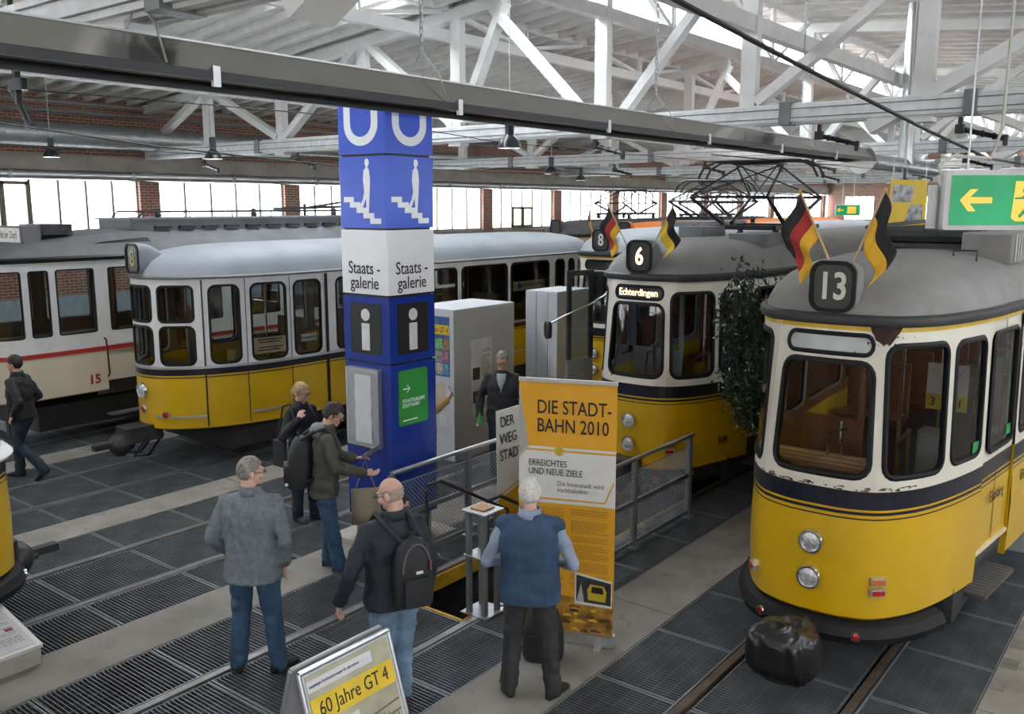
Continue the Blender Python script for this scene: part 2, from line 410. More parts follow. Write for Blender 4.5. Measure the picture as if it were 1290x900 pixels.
# ---- other walls (beyond and behind the view)
# near and right walls: unseen window bands between brick piers, added to brighten the ceiling
def window_band_wall(name, n, org, d, length, zb=1.0, zt=4.4, pier=.8):
    global nwin
    w = empty_struct(name); d = Vector(d); nn = Vector((d.y, -d.x, 0)); org = Vector(org); step = length / n
    def bx(u0, u1, z0, z1, nm, mat, par, t0=0., t1=.3):
        p = [org + d * u + nn * (-t) for u in (u0, u1) for t in (t0, t1)]; xs = [q.x for q in p]; ys_ = [q.y for q in p]
        MB().box(min(xs), max(xs), min(ys_), max(ys_), z0, z1).build(nm, mat, par)
    bx(0, length, 0, zb, 'brick_base', BRICK, w); bx(0, length, zt, 9, 'brick_upper', BRICK, w)
    for i in range(n + 1): bx(max(0, i * step - pier / 2), min(length, i * step + pier / 2), zb, zt, 'brick_pier', BRICK, w)
    for i in range(n):
        nwin += 1; g = empty_struct('window_%d' % nwin); a0, a1 = i * step + pier / 2, (i + 1) * step - pier / 2; k = 4; st = (a1 - a0) / k
        for j in range(k + 1): bx(a0 + j * st - .03, a0 + j * st + .03, zb, zt, 'mullion', WINFRAME, g, .1, .2)
        for j in range(k): bx(a0 + j * st + .03, a0 + (j + 1) * st - .03, zb, zt, 'pane', FROST, g, .14, .15)
        c = org + d * ((a0 + a1) / 2) + nn * .1; c.z = (zb + zt) / 2
        portal('daylight_window_band', c, (R(90), 0, math.atan2(nn.y, nn.x) - R(90)), a1 - a0, zt - zb)
window_band_wall('wall_near', 7, (X1H, Y0H, 0), (-1, 0, 0), X1H - WX, 3.7, 4.4)
window_band_wall('wall_right', 14, (X1H, Y1H, 0), (0, -1, 0), Y1H - Y0H, 3.2, 4.4)
window_band_wall('wall_far', 7, (WX, Y1H, 0), (1, 0, 0), X1H - WX, 2.6, 4.3, 2.6)

# ---- roof: board slope up from the wall, steep skylight band, ceiling sloping down again
SKA, SKB = (-11.45, 7.93), (-10.6, 8.75)
def roof_z(x): return 6.6 + .1 * (x + 24.7) if x <= -11.4 else (8.75 - .095 * (x + 10.6) if x > -10.6 else 7.93 + (x + 11.45) * .965)
cl = empty_struct('ceiling')
def slope(x0, x1, y0=Y0H, y1=Y1H):
    z0, z1 = roof_z(x0), roof_z(x1)
    b = MB(); b.add([(x0, y0, z0), (x1, y0, z1), (x1, y1, z1), (x0, y1, z0), (x0, y0, z0 + .1), (x1, y0, z1 + .1), (x1, y1, z1 + .1), (x0, y1, z0 + .1)],
                    [(0, 3, 2, 1), (4, 5, 6, 7), (0, 1, 5, 4), (1, 2, 6, 5), (2, 3, 7, 6), (3, 0, 4, 7)])
    return b.build('roof_deck', ROOFBOARD, cl)
slope(WX - .5, -14.6); slope(-14.6, -12.9, Y0H, 9.8); slope(-14.6, -12.9, 13.3, Y1H); slope(-12.9, -11.45)
slope(-10.6 + 1e-4, 2.9); slope(3.6, X1H + .3)
# rafters up the slope, each board edge real
rm = MB().beam((WX - .2, 0, roof_z(WX) - .1), (-11.5, 0, roof_z(-11.5) - .08), .09, .17).mesh('rafter', ROOFBOARD)
rm2 = MB().beam((WX - .2, 0, roof_z(WX) - .1), (-14.7, 0, roof_z(-14.7) - .08), .09, .17).mesh('rafter', ROOFBOARD)
y = -2.0
while y < 62:
    link('rafter', rm2 if 9.9 < y < 13.2 else rm, cl, (0, y, 0)); y += .62
rm3 = MB().beam((-10.4, 0, roof_z(-10.4) - .02), (1.4, 0, roof_z(1.4) - .02), .05, .05).mesh('ceiling_batten', ROOFBOARD)
y = 2.
while y < 60: link('ceiling_batten', rm3, cl, (0, y, 0)); y += .9
# skylights: glazing bars and panes
SKYGLASS = M_glass('skylight_glass', (.97, .98, .99), .15, frost=.12)
nsk = 0
for (x0, z0), (x1, z1), (ya, yb), n in ((SKA, SKB, (Y0H, Y1H), 100), ((2.9, roof_z(2.9)), (3.6, roof_z(3.6)), (Y0H, Y1H), 27), ((-14.6, roof_z(-14.6)), (-12.9, roof_z(-12.9)), (9.8, 13.3), 3)):  # second strip, out of view on the right, is added for foreground light
    nsk += 1
    w = empty_struct('window_%d' % (nwin + nsk)); z0 += .03; z1 += .03
    st = (yb - ya) / n
    pm = MB().add([(x0, .02, z0), (x1, .02, z1), (x1, st - .02, z1), (x0, st - .02, z0)], [(0, 3, 2, 1)]).mesh('pane', SKYGLASS)
    gm = MB().beam((x0, 0, z0), (x1, 0, z1), .04, .05).mesh('glazing_bar', TRUSSWHITE)
    for i in range(n):
        link('pane', pm, w, (0, ya + i * st, 0)); link('glazing_bar', gm, w, (0, ya + i * st, 0))
    an = math.atan2(z1 - z0, x1 - x0); p = 12 if n > 10 else 1
    off = Vector((math.sin(an), 0, -math.cos(an))) * .08
    for i in range(p):
        L_ = (yb - ya) / p
        portal('daylight_skylight', ((x0 + x1) / 2 + off.x, ya + (i + .5) * L_, (z0 + z1) / 2 + off.z), (0, -an, 0), math.hypot(x1 - x0, z1 - z0), L_)
# kerbs of the light band
MB().box(-11.52, -11.40, Y0H, Y1H, 7.78, 7.95).build('skylight_kerb', TRUSSWHITE, cl)
MB().box(-10.66, -10.52, Y0H, Y1H, 8.6, 8.76).build('skylight_kerb', TRUSSWHITE, cl)

# ---- trusses across the hall at every pier, each member its own mesh
POSTX = [-21.6, -18.54, -15.6, -12.78, -9.25, -6.4, -3.68, -.8, 2.2, 5.2]
NODES = [WX] + POSTX + [X1H]
def make_truss():
    t = thing('roof_truss', 'x', 'truss', (0, 0, 0), group='white roof trusses across the hall')
    for s in (-.09, .09): MB().box(WX + .1, X1H - .1, s - .045, s + .045, 4.97, 5.29).build('bottom_chord', TRUSSWHITE, t)
    for x in POSTX:
        top = roof_z(x) - .16
        MB().box(x - .13, x + .13, -.09, .09, 5.29, top).build('post', TRUSSWHITE, t)
        MB().box(x - .17, x + .17, -.13, .13, 4.9, 4.97).build('gusset_plate', TRUSSWHITE, t)
    for i in range(len(NODES) - 1):
        a, b = NODES[i], NODES[i + 1]; up = (i % 2 == 0)
        za, zb = roof_z(a) - .28, roof_z(b) - .28
        mid = len(NODES) // 2
        if i < 4: p, q = ((a + .15, za), (b - .1, 5.33)) if not up else ((a + .15, 5.33), (b - .1, zb))
        elif i == 4: p, q = (a + .95, za), (b - .3, 5.3)
        elif i == 5: p, q = (a + .45, 5.35), (b - .35, 7.7)
        elif i == 6: p, q = (a + .15, 5.35), (b - .15, 7.1)
        elif i == 7: p, q = (a - .75, 4.85), (b + .2, 6.9)
        else: p, q = ((a + .15, 5.33), (b - .1, zb)) if i % 2 else ((a + .15, za), (b - .1, 5.33))
        MB().beam((p[0], 0, p[1]), (q[0], 0, q[1]), .16 if i != 7 else .2, .22 if i != 7 else .34, up=(0, 1, 0)).build('diagonal', TRUSSWHITE, t)
    MB().beam((POSTX[3] + .14, 0, 5.4), (-11.55, 0, roof_z(-11.6) - .3), .16, .24, up=(0, 1, 0)).build('diagonal', TRUSSWHITE, t)
    for a, b in ((WX + .1, -11.55), (-10.5, X1H - .1)):
        MB().beam((a, 0, roof_z(a) - .26), (b, 0, roof_z(b) - .26), .2, .24).build('top_chord', TRUSSWHITE, t)
    # cable tray along the chord, with dark clamps
    tr = MB().box(WX + .5, X1H - .5, -.2, -.145, 5.0, 5.26).build('cable_tray', M('tray_paint', (.72, .73, .74), .45, .1), t)
    for z in (5.06, 5.2): MB().tube([(WX + .5, -.21, z), (X1H - .5, -.21, z)], .008, 6).build('cable', STEELGREY, tr)
    for x in (-19.3, -13.9, -8.2, -5.7, -3.0, -.2): MB().box(x - .09, x + .09, -.23, .13, 4.96, 5.31).build('clamp', STEELGREY, t)
    return t
def copy_tree(o, parent=None):
    c = o.copy(); COL.objects.link(c); c.parent = parent
    for ch in o.children: copy_tree(ch, c)
    return c
TRY = [14.6, 24.9, 35.2, 45.5, 55.8, 3.7]
ordn = ['first', 'second', 'third', 'fourth', 'fifth', 'sixth', 'seventh', 'eighth', 'ninth']
t0 = make_truss()
for i, y in enumerate(TRY):
    t = t0 if i == 0 else copy_tree(t0)
    t.location.y = y
    t['label'] = 'white timber roof truss spanning the hall, %s beyond the blue column' % ordn[i] if i < 5 else 'white roof truss chord cut off at the upper left corner'
# longitudinal lattice girders carrying the light band
def lattice(x, zb, zt, lab):
    g = thing('lattice_girder', lab, 'girder', (x, 0, 0), group='girders under the skylight')
    MB().box(-.09, .09, -4, 64, zb - .11, zb + .11).build('lower_chord', TRUSSWHITE, g)
    MB().box(-.07, .07, -4, 64, zt - .08, zt + .06).build('upper_chord', TRUSSWHITE, g)
    for i in range(13):
        y = 14.6 - 2.575 - 15.45 + i * 5.15
        for s in (-.055, .055): MB().box(-.04, .04, y + s - .035, y + s + .035, zb + .1, zt - .08).build('post', TRUSSWHITE, g)
        for s in (-1, 1):
            MB().beam((0, y + s * .1, zb + .1), (0, y + s * 2.3, zt - .1), .08, .13, up=(1, 0, 0)).build('diagonal', TRUSSWHITE, g)
lattice(-12.78 - .22, 7.12, roof_z(-13) - .1, 'white lattice girder lengthwise on the window side of the skylight')
lattice(-9.25, 7.12, roof_z(-9.25) - .1, 'white lattice girder lengthwise under the ridge edge of the skylight')
def purlin(x, z, w, h, lab):
    tag(MB().box(x - w / 2, x + w / 2, -4, 66, z - h / 2, z + h / 2).build('purlin', TRUSSWHITE), lab, 'beam')
purlin(-20.3, 6.52, .2, .22, 'white lengthwise roof beam nearest to the brick wall')
purlin(-16.3, 6.75, .18, .2, 'white lengthwise roof beam between wall and skylight')
purlin(-6.4, 6.6, .18, .26, 'white lengthwise roof beam right of the skylight')
# ================================================================== trams
class Hull:
    "closed plan outline; s = 0 at the nose centre, + to the tram's own right-hand (+x) side, y grows to the rear"
    def __init__(h, half, length, rear=None, rake=.09, tumble=.015):
        h.rake = rake; h.tumble = tumble
        rear = rear or half
        right = list(half) + [(x, length - y) for x, y in rear[::-1]]
        P = [Vector((x, y)) for x, y in right]; out = []
        for i in range(len(P) - 1):
            p0 = P[i - 1] if i > 0 else Vector((-P[1].x, P[1].y)); p1 = P[i]; p2 = P[i + 1]
            p3 = P[i + 2] if i + 2 < len(P) else Vector((-P[-2].x, P[-2].y))
            d = (p2 - p1).length; p0 = p1 + (p0 - p1).normalized() * min(d, (p0 - p1).length); p3 = p2 + (p3 - p2).normalized() * min(d, (p3 - p2).length)
            n = 1 if d > 3 else 8
            for k in range(n):
                t = k / n
                out.append(.5 * ((2 * p1) + (p2 - p0) * t + (2 * p0 - 5 * p1 + 4 * p2 - p3) * t * t + (3 * p1 - p0 - 3 * p2 + p3) * t ** 3) if n > 1 else p1.copy())
        out.append(P[-1].copy())
        h.R = out; h.S = [0.]
        for a, b in zip(out, out[1:]): h.S.append(h.S[-1] + (b - a).length)
        h.T = h.S[-1]; h.L = length
    def pn(h, s):
        "point and outward normal at s"
        t = abs(s); sg = 1 if s >= 0 else -1
        if t > h.T: t = 2 * h.T - t; sg = -sg
        lo, hi = 0, len(h.S) - 1
        while hi - lo > 1:
            m = (lo + hi) // 2
            if h.S[m] <= t: lo = m
            else: hi = m
        a, b = h.R[lo], h.R[hi]; u = (t - h.S[lo]) / max(1e-9, h.S[hi] - h.S[lo]); p = a.lerp(b, u)
        def tan(i):
            i0, i1 = max(0, i - 1), min(len(h.R) - 1, i + 1); d = h.R[i1] - h.R[i0]
            if i == 0 or i == len(h.R) - 1: d = Vector((1 if i == 0 else -1, 0))
            return d.normalized()
        d = tan(lo).lerp(tan(hi), u).normalized(); n = Vector((d.y, -d.x))
        return Vector((p.x * sg, p.y)), Vector((n.x * sg, n.y))
    def at(h, s, z, out=0.):
        p, n = h.pn(s); out -= max(0, min(z, 2.85) - 1.55) * (h.tumble + h.rake * n.y * n.y)
        return Vector((p.x + n.x * out, p.y + n.y * out, z))
    def s_y(h, y):
        for i, q in enumerate(h.R):
            if q.y >= y:
                a = h.R[i - 1]; u = (y - a.y) / max(1e-9, q.y - a.y); return h.S[i - 1] + u * (h.S[i] - h.S[i - 1])
        return h.T
    def samples(h, s0, s1, step=.09):
        "sample positions, denser on curves"
        out = [s0]; s = s0
        while s < s1 - 1e-6:
            _, n0 = h.pn(s); st = step
            _, n1 = h.pn(min(s1, s + 1.))
            if (n0 - n1).length < .01: st = 1.
            s = min(s1, s + st); out.append(s)
        if len(out) > 2 and out[-1] - out[-2] < step * .2: out.pop(-2)
        return out
    def band(h, mb, s0, s1, prof, closed=False):
        "sweep profile [(z, out), ...] along s0..s1"
        ss = h.samples(s0, s1)
        mb.grid([[h.at(s, z, o) for z, o in prof] for s in ss], flip=True); return mb
    def full(h, mb, prof):
        ss = h.samples(-h.T, h.T)[:-1]
        mb.grid([[h.at(s, z, o) for s in ss] for z, o in prof], closed=True); return mb
    def hole_loop(h, w, grow=0., n=5):
        s0, s1, z0, z1, r = w; s0 -= grow; s1 += grow; z0 -= grow; z1 += grow; r = max(.005, min(r + grow, (s1 - s0) / 2 - .001, (z1 - z0) / 2 - .001))
        out = []
        sub = h.samples(s0 + r, s1 - r)
        for i, (cx, cz, a0) in enumerate(((s0 + r, z0 + r, 180), (s1 - r, z0 + r, 270), (s1 - r, z1 - r, 0), (s0 + r, z1 - r, 90))):
            for k in range(n): a = R(a0 + 90 * k / (n - 1)); out.append((cx + r * math.cos(a), cz + r * math.sin(a), i, k))
            mids = sub[1:-1] if i == 0 else (sub[1:-1][::-1] if i == 2 else [])
            for s in mids: out.append((s, z0 if i == 0 else z1, i, -1))
        return out
    def cell(h, mb, c, w, out=0., depth=.0):
        "wall cell c=(s0,s1,z0,z1) with rounded window hole w or None"
        s0, s1, z0, z1 = c
        if not w:
            ss = h.samples(s0, s1); mb.grid([[h.at(s, z, out) for z in (z0, z1)] for s in ss], flip=True); return
        lp = h.hole_loop(w); inner = []; outer = []
        cor = [(s0, z0), (s1, z0), (s1, z1), (s0, z1)]
        for s, z, i, k in lp:
            inner.append(h.at(s, z, out))
            if k < 0: outer.append(h.at(s, z0 if i == 0 else z1, out)); continue
            cs, cz = cor[i]; n = 5; m = (n - 1) / 2
            hs, hz = s, z
            first = [(cs, hz), (hs, cz)] if i in (0, 2) else [(hs, cz), (cs, hz)]
            # first arc point projects on one side, middle on the corner, last on the other side
            p = first[0] if k < m else ((cs, cz) if k == m else first[1])
            outer.append(h.at(p[0], p[1], out))
        k = len(lp); rows = [outer, inner]
        if depth: rows.append([h.at(s, z, out - depth) for s, z, _, _ in lp])
        mb.grid(rows, closed=True)
    def window(h, w, parent, frame=.03, proud=.014, fmat=None, gmat=None, name='window', glaze=True):
        a = h.hole_loop(w, -frame); b = h.hole_loop(w, .012)
        if len(a) != len(b):
            b = h.hole_loop(w, .012)
            n = min(len(a), len(b))
        m = MB()
        if len(a) == len(b):
            rows = [[h.at(p[0], p[1], -.03) for p in a], [h.at(p[0], p[1], proud * .7) for p in a],
                    [h.at((p[0] + q[0]) / 2, (p[1] + q[1]) / 2, proud) for p, q in zip(a, b)], [h.at(q[0], q[1], .001) for q in b]]
            m.grid(rows, closed=True, flip=True)
        o = m.build(name, fmat or RUBBER, parent, smooth=True)
        if glaze:
            s0, s1, z0, z1, r = w; g = MB(); ss = sorted(set(h.samples(s0, s1) + [s0 + r * t for t in (.1, .3, .6, 1)] + [s1 - r * t for t in (.1, .3, .6, 1)]))
            rows = []
            for s in ss:
                e = min(s - s0, s1 - s); dz = 0 if e >= r else r - math.sqrt(max(0, r * r - (r - e) ** 2))
                rows.append([h.at(s, z0 + dz, -.012), h.at(s, z1 - dz, -.012)])
            g.grid(rows, flip=True); g.build('pane', gmat or GLASS, o, smooth=True)
        return o
    def roof(h, prof):
        "prof: (z, x-scale, setback, out)"
        ss = h.samples(-h.T, h.T)[:-1]; ym = h.L / 2; m = MB(); rows = []
        for z, a, b, o in prof:
            row = []
            for s in ss:
                p = h.at(s, z, o); c = 1 - b / ym; row.append(Vector((p.x * a, ym + (p.y - ym) * c, z)))
            rows.append(row)
        m.grid(rows, closed=True); n = len(ss); k = len(m.v)
        # close the crown with a ladder of quads across
        base = (len(rows) - 1) * n; half = n // 2
        for j in range(half):
            q = (base + j, base + j + 1, base + (n - j - 1) % n, base + (n - j) % n) 
            if len(set(q)) == 4: m.f.append(q)
            elif len(set(q)) == 3: m.f.append(tuple(dict.fromkeys(q)))
        return m

def text_on(parent, s, size, mat, loc, rot, **k): return lettering(s, size, mat, parent, loc, rot, **k)

def number_box(parent, txt, loc, w=.36, h=.4, d=.42, case=ROOFGREY, lit=None, txtcol=None, rz=0., size=None, bg=None):
    "rounded route-number lantern on a roof front"
    x, y, z = loc
    mb = MB(); outer = rrect(-w / 2, w / 2, 0, h, .1, 5); rows = []
    for yy, sc, up in ((-.0, 1, 0), (.10, 1., 0), (.22, .9, .01), (d * .8, .68, .0), (d, .45, -.0)):
        rows.append([Vector((px * sc, yy, (pz) * sc + up)) for px, pz in outer])
    mb.grid(rows, closed=True, flip=False); k = len(outer); mb.f.append(tuple(range(k))); mb.f.append(tuple(range(len(mb.v) - 1, len(mb.v) - 1 - k, -1)))
    o = mb.build('number_lantern', case, parent, smooth=True, loc=(x, y, z), rot=(0, 0, rz))
    rim = MB(); a = rrect(-w / 2 + .005, w / 2 - .005, .005, h - .005, .1, 5); b = rrect(-w / 2 + .035, w / 2 - .035, .035, h - .035, .075, 5)
    rim.grid([[Vector((p[0], -.001, p[1])) for p in a], [Vector((p[0], -.02, p[1])) for p in a], [Vector((p[0], -.02, p[1])) for p in b], [Vector((p[0], .0, p[1])) for p in b]], closed=True, flip=True)
    rim.build('rim', RUBBER, o)
    bgm = bg or M('number_panel', (.035, .038, .032), .35)
    MB().add([(p[0], -.006, p[1]) for p in b], [tuple(range(len(b)))]).build('number_panel', bgm, o)
    me = txtcol or M('number_cream', (.62, .61, .5), .5)
    if txt: text_on(o, txt, size or h * .72, me, (0, -.009, h / 2 - .005), (PI / 2, 0, 0), depth=.002, bold=.006, sx=.8, name='digits')
    return o

def headlamp(parent, p, n, r=.085, name='headlamp', lens=None, depth=.05):
    n = Vector((n.x, n.y, 0)); rot = Vector((0, 0, 1)).rotation_difference(n).to_euler()
    o = MB().lathe([(r * .8, -.03), (r * 1.12, 0), (r * 1.15, depth * .6), (r * 1.05, depth), (r * .9, depth), (r * .88, depth * .7)], 24).build(name, CHROME, parent, smooth=True, loc=p, rot=rot)
    MB().lathe([(r * .9, depth * .72), (r * .6, depth * .95), (r * .3, depth * 1.05), (.001, depth * 1.08)], 24).build('lens', lens or LAMPLENS, o, smooth=True)
    return o
def rect_lamp(parent, h, s, z, w=.12, hh=.06, lens=None, name='marker_lamp'):
    p, n = h.pn(s); a = math.atan2(n.x, -n.y)
    o = MB().rbox(0, -.015, 0, w, .05, hh, .01, 2, axis='y').build(name, ALU, parent, loc=(p.x, p.y, z), rot=(0, 0, a))
    MB().rbox(0, -.042, 0, w * .8, .012, hh * .66, .008, 2, axis='y').build('lens', lens or REDLENS, o)
    return o

def flag(parent_label, loc, rz, tilt, colors, size, group, lab, sway=1., droop=.75):
    "tricolour hanging in folds from a slanted short staff"
    t = thing('flag', lab, 'flag', loc, rz, group)
    ln = size * .93; d = Vector((math.sin(tilt), 0, math.cos(tilt)))
    MB().tube([(0, 0, 0), d * ln], .009, 6).build('staff', M('flag_staff_wood', (.5, .33, .18), .5), t)
    MB().ell(d * (ln + .01), (.016, .016, .02), 8, 6).build('finial', M('finial_brass', (.6, .35, .12), .35, .6), t)
    n, m = 21, 14
    def pt(u, v):
        "u: down the staff from its tip, v: away from the staff (cloth hangs down)"
        p = d * (ln * (1 - .62 * u))
        f = v ** .9
        out = Vector((math.sin(tilt) * .25 + .34 * sway * (1 - .25 * u) + .10 * math.sin(2.2 * PI * v + 3 * u), .03 * math.sin(3.2 * PI * v + 2 * u), 0)) * size * f * (1 - .45 * v * droop)
        fold = math.sin(2.4 * PI * v + 2.6 * u) * .085 * size * f
        return p + out * .75 + Vector((0, fold, -size * .88 * droop * v ** 1.15 * (1 - .18 * u)))
    for k, c in enumerate(colors):
        u0, u1 = k / len(colors), (k + 1) / len(colors); b = MB()
        rows = [[pt(u0 + (u1 - u0) * i / 6, j / (m - 1)) for j in range(m)] for i in range(7)]
        b.grid(rows); o = b.build('stripe', c, t, smooth=True)
        so = o.modifiers.new('thick', 'SOLIDIFY'); so.thickness = .004
    return t
FBLACK = M('flag_black', (.02, .018, .02), .8); FRED = M('flag_red', (.42, .035, .03), .8); FGOLD = M('flag_gold', (.75, .42, .03), .8); FYEL = M('flag_yellow', (.78, .55, .04), .8)

def seat_pair(mb_s, mb_b, y, x0, x1, face=1):
    mb_s.rbox((x0 + x1) / 2, y, 1.28, x1 - x0, .42, .09, .05); mb_b.rbox((x0 + x1) / 2, y + face * .22, 1.58, x1 - x0, .06, .62, .02)

ROOF_GT4 = [(2.86, 1, 0, .0), (2.93, .985, .03, 0), (3.02, .955, .12, 0), (3.11, .90, .32, 0), (3.18, .80, .62, 0), (3.23, .64, 1.0, 0), (3.255, .45, 1.4, 0), (3.265, .2, 1.8, 0)]
GT_HALF = [(0, 0), (.24, .02), (.46, .12), (.66, .40), (.80, .80), (.91, 1.35), (.97, 1.95), (1.03, 2.6), (1.08, 3.4), (1.1, 4.2)]

def gt4(lab, loc, length=15.6, rz=0., number='13', dest=None, roofmat=ROOFGREY, detail=2, lit=False, fascia=True, fleet=None, seats=SEATRED, door_right=True, rake=.09):
    h = Hull(GT_HALF, length, rake=rake); T = h.T
    t = thing('tram', lab, 'tram', loc, rz)
    # --- lower body
    DS0, DS1 = 1.86, 2.78                                       # front right-hand door
    b = MB()
    if door_right:
        for a0, a1 in ((-T, DS0), (DS1, T)): h.band(b, a0, a1, [(.56, -.06), (.50, -.035), (.53, 0), (1.0, .012), (1.33, .0), (1.55, 0)])
        h.band(b, DS0, DS1, [(.76, -.06), (.76, -.02), (1.55, -.02)])
        for s in (DS0, DS1): b.add([h.at(s, .5, 0), h.at(s, 1.55, 0), h.at(s, 1.55, -.06), h.at(s, .5, -.06)], [(0, 1, 2, 3)])
    else: h.full(b, [(.56, -.06), (.50, -.035), (.53, 0), (1.0, .012), (1.33, 0), (1.55, 0)])
    b.build('lower_body', YELLOW, t, smooth=True)
    for z0, z1, nm in ((1.405, 1.548, 'belt_band'), (1.362, 1.386, 'belt_line'), (1.325, 1.335, 'belt_line')):
        m = MB()
        for a0, a1, o in ((-T, DS0, .004), (DS0, DS1, -.016), (DS1, T, .004)) if door_right else ((-T, T, .004),): h.band(m, a0, a1, [(z0, o - .003), (z0, o), (z1, o), (z1, o - .003)])
        m.build(nm, NAVY, t)
    # --- window band
    zb, zt = 1.548, 2.80
    W = []
    front = [(-1.42, -.56, 1.62, 2.70, .09), (-.40, .40, 1.64, 2.53, .12), (.49, 1.13, 1.64, 2.67, .11), (1.22, 1.77, 1.66, 2.66, .1)]
    dest_w = (-.38, .38, 2.575, 2.735, .075)
    lsplit = -.48
    dw = (1.95, 2.66, 1.62, 2.66, .09)
    cells = [((-1.5, -.48, zb, zt), front[0]), ((-.48, .445, zb, 2.555), front[1]), ((-.48, .445, 2.555, zt), dest_w), ((.445, 1.175, zb, zt), front[2]), ((1.175, DS0, zb, zt), front[3]), ((DS0, DS1, zb, zt), dw)]
    s = DS1; k = 0
    while s < T - 3.2:
        wd = 1.32; e = min(s + wd + .1, T - 1.9); cells.append(((s, e, zb, zt), (s + .07, e - .06, 1.64, 2.64, .1))); s = e
    cells.append(((s, T, zb, zt), None)); s = -1.5; 
    while s > -(T - 3.2):
        e = max(s - 1.42, -(T - 1.9)); cells.append(((e, s, zb, zt), (e + .06, s - .07, 1.64, 2.64, .1))); s = e
    cells.append(((-T, s, zb, zt), None))
    b = MB(); bi = MB()
    for c, w in cells:
        o = -.02 if (door_right and c[0] == DS0) else 0.
        h.cell(b, c, w, o, .04); h.cell(bi, c, w, -.045)
    b.build('window_band', CREAM, t, smooth=True)
    bi.build('inner_lining', WOOD if seats is WOOD else M('lining_grey', (.30, .27, .24), .6), t)
    for c, w in cells:
        if not w: continue
        if w is dest_w:
            fr = h.window(w, t, .022, .014, name='destination_frame', glaze=False)
            pm = MB(); s0, s1, z0, z1, r = w; rows = []
            ss = sorted(set(h.samples(s0, s1) + [s0 + r * q for q in (.1, .3, .6, 1)] + [s1 - r * q for q in (.1, .3, .6, 1)]))
            for q in ss:
                e = min(q - s0, s1 - q); dz = 0 if e >= r else r - math.sqrt(max(0, r * r - (r - e) ** 2)); rows.append([h.at(q, z0 + dz, -.006), h.at(q, z1 - dz, -.006)])
            pm.grid(rows, flip=True); pm.build('destination_blind', M('blind_dark', (.015, .016, .018), .3) if dest is not None else M('blind_frosted', (.42, .45, .43), .3, coat=.5), fr, smooth=True)
            if dest:
                lt = lettering(dest, .118, M('lit_letters', (1., .72, .42), .5, emit=1.6, var=.02), fr, (0, h.at(0, 2.652).y - .004, 2.652), depth=.001, bold=.002, sx=.86)
                for v in lt.data.vertices:                        # wrap the letters on the curved blind
                    q = h.at(v.co.x, 2.652, .002); v.co.z = -(q.y + .004 - (h.at(0, 2.652).y)) + v.co.z * .5
                lt.data.update()
        else: h.window(w, t)
    # --- fascia, gutter, roof
    if fascia:
        m = MB(); h.full(m, [(2.762, .001), (2.762, .005), (2.80, .005), (2.80, .001)]); m.build('fascia_stripe', M('stripe_yellow', (.72, .47, .02), .4), t)
    m = MB(); h.full(m, [(2.795, 0), (2.80, .035), (2.83, .05), (2.865, .045), (2.885, .01), (2.87, -.03)]); m.build('gutter', M('gutter_black', (.03, .031, .034), .5), t, smooth=True)
    h.roof(ROOF_GT4).build('roof', roofmat, t, smooth=True)
    number_box(t, number, (0, .03 + 1.2 * rake, 2.885), case=roofmat if not lit else ROOFDARK, txtcol=M('lit_digit', (1, .66, .42), .5, emit=1.5, var=.02) if lit else None)
    # --- inside
    b = MB(); h.full(b, [(.60, -.05), (.92, -.05)]); ss = h.samples(-T, T)[:-1]
    b.add([h.at(q, .92, -.05) for q in ss], [tuple(range(len(ss)))]); b.build('cabin_floor', M('cabin_floor', (.05, .045, .042), .7), t)
    b = MB(); b.add([h.at(q, 2.79, -.05) for q in ss], [tuple(range(len(ss) - 1, -1, -1))]); b.build('cabin_ceiling', M('cabin_ceiling', (.5, .48, .43), .6), t)
    b = MB(); b.rbox(-.02, .42, 1.42, .8, .36, .22, .1); b.build('driver_desk', WOODLIGHT if seats is WOOD else M('desk_grey', (.45, .45, .43), .5), t)
    pmx = WOOD if seats is WOOD else M('partition_grey', (.33, .35, .36), .5)
    b = MB(); b.box(-.88, -.12, 1.55, 1.58, .92, 1.75); b.box(-.17, -.12, 1.54, 1.6, 1.75, 2.75); b.box(-.93, -.86, 1.54, 1.6, 1.75, 2.75); b.box(-.86, -.17, 1.55, 1.58, 2.55, 2.75); b.build('cab_partition', pmx, t)
    b = MB(); b.tube([(.0, .56, 1.5), (.0, .56, 1.95)], .012, 6); b.tube([(-.12, .56, 1.5), (-.08, .54, 1.86), (.06, .52, 1.9)], .012, 6); b.tube([(.35, .95, .95), (.35, .95, 1.75), (.35, 1.25, 1.8), (.35, 1.25, .95)], .017, 8); b.build('control_levers', CHROME, t)
    b = MB(); b.rbox(.52, 1.35, 1.55, .2, .25, .5, .02); b.build('ticket_machine', M('machine_grey', (.3, .3, .3), .4), t)
    pm = MB()
    for y in (1.6, 3.1, 4.9): pm.tube([(.18, y, .92), (.18, y, 2.78)], .017, 8)
    pm.build('grab_poles', CHROME, t)
    for i in range(8):
        y = 3.6 + i * 1.0
        if y > length - 3: break
        for x0, x1 in ((-.98, -.3), (.55, .98)):
            s1 = MB().rbox((x0 + x1) / 2, y, 1.32, x1 - x0, .42, .1, .05).build('seat', seats, t)
            MB().rbox((x0 + x1) / 2, y + .24, 1.62, x1 - x0, .06, .62, .02).build('seat_back', seats, s1)
    # --- front fittings
    p, n = h.pn(0.0)
    for z in (1.10, .805): headlamp(t, h.at(0, z), n, .088)
    if detail > 1:
        for sx in (-.58, .5):
            rect_lamp(t, h, sx, .845 if sx > 0 else .7, lens=ORANGELENS if sx > 0 else REDLENS); 
        rect_lamp(t, h, .5, .755)
    # bumper
    m = MB(); h.band(m, -1.35, 1.2, [(.50, -.05), (.47, .05), (.40, .09), (.34, .07), (.33, -.05)]); m.build('bumper', RUBBER, t, smooth=True)
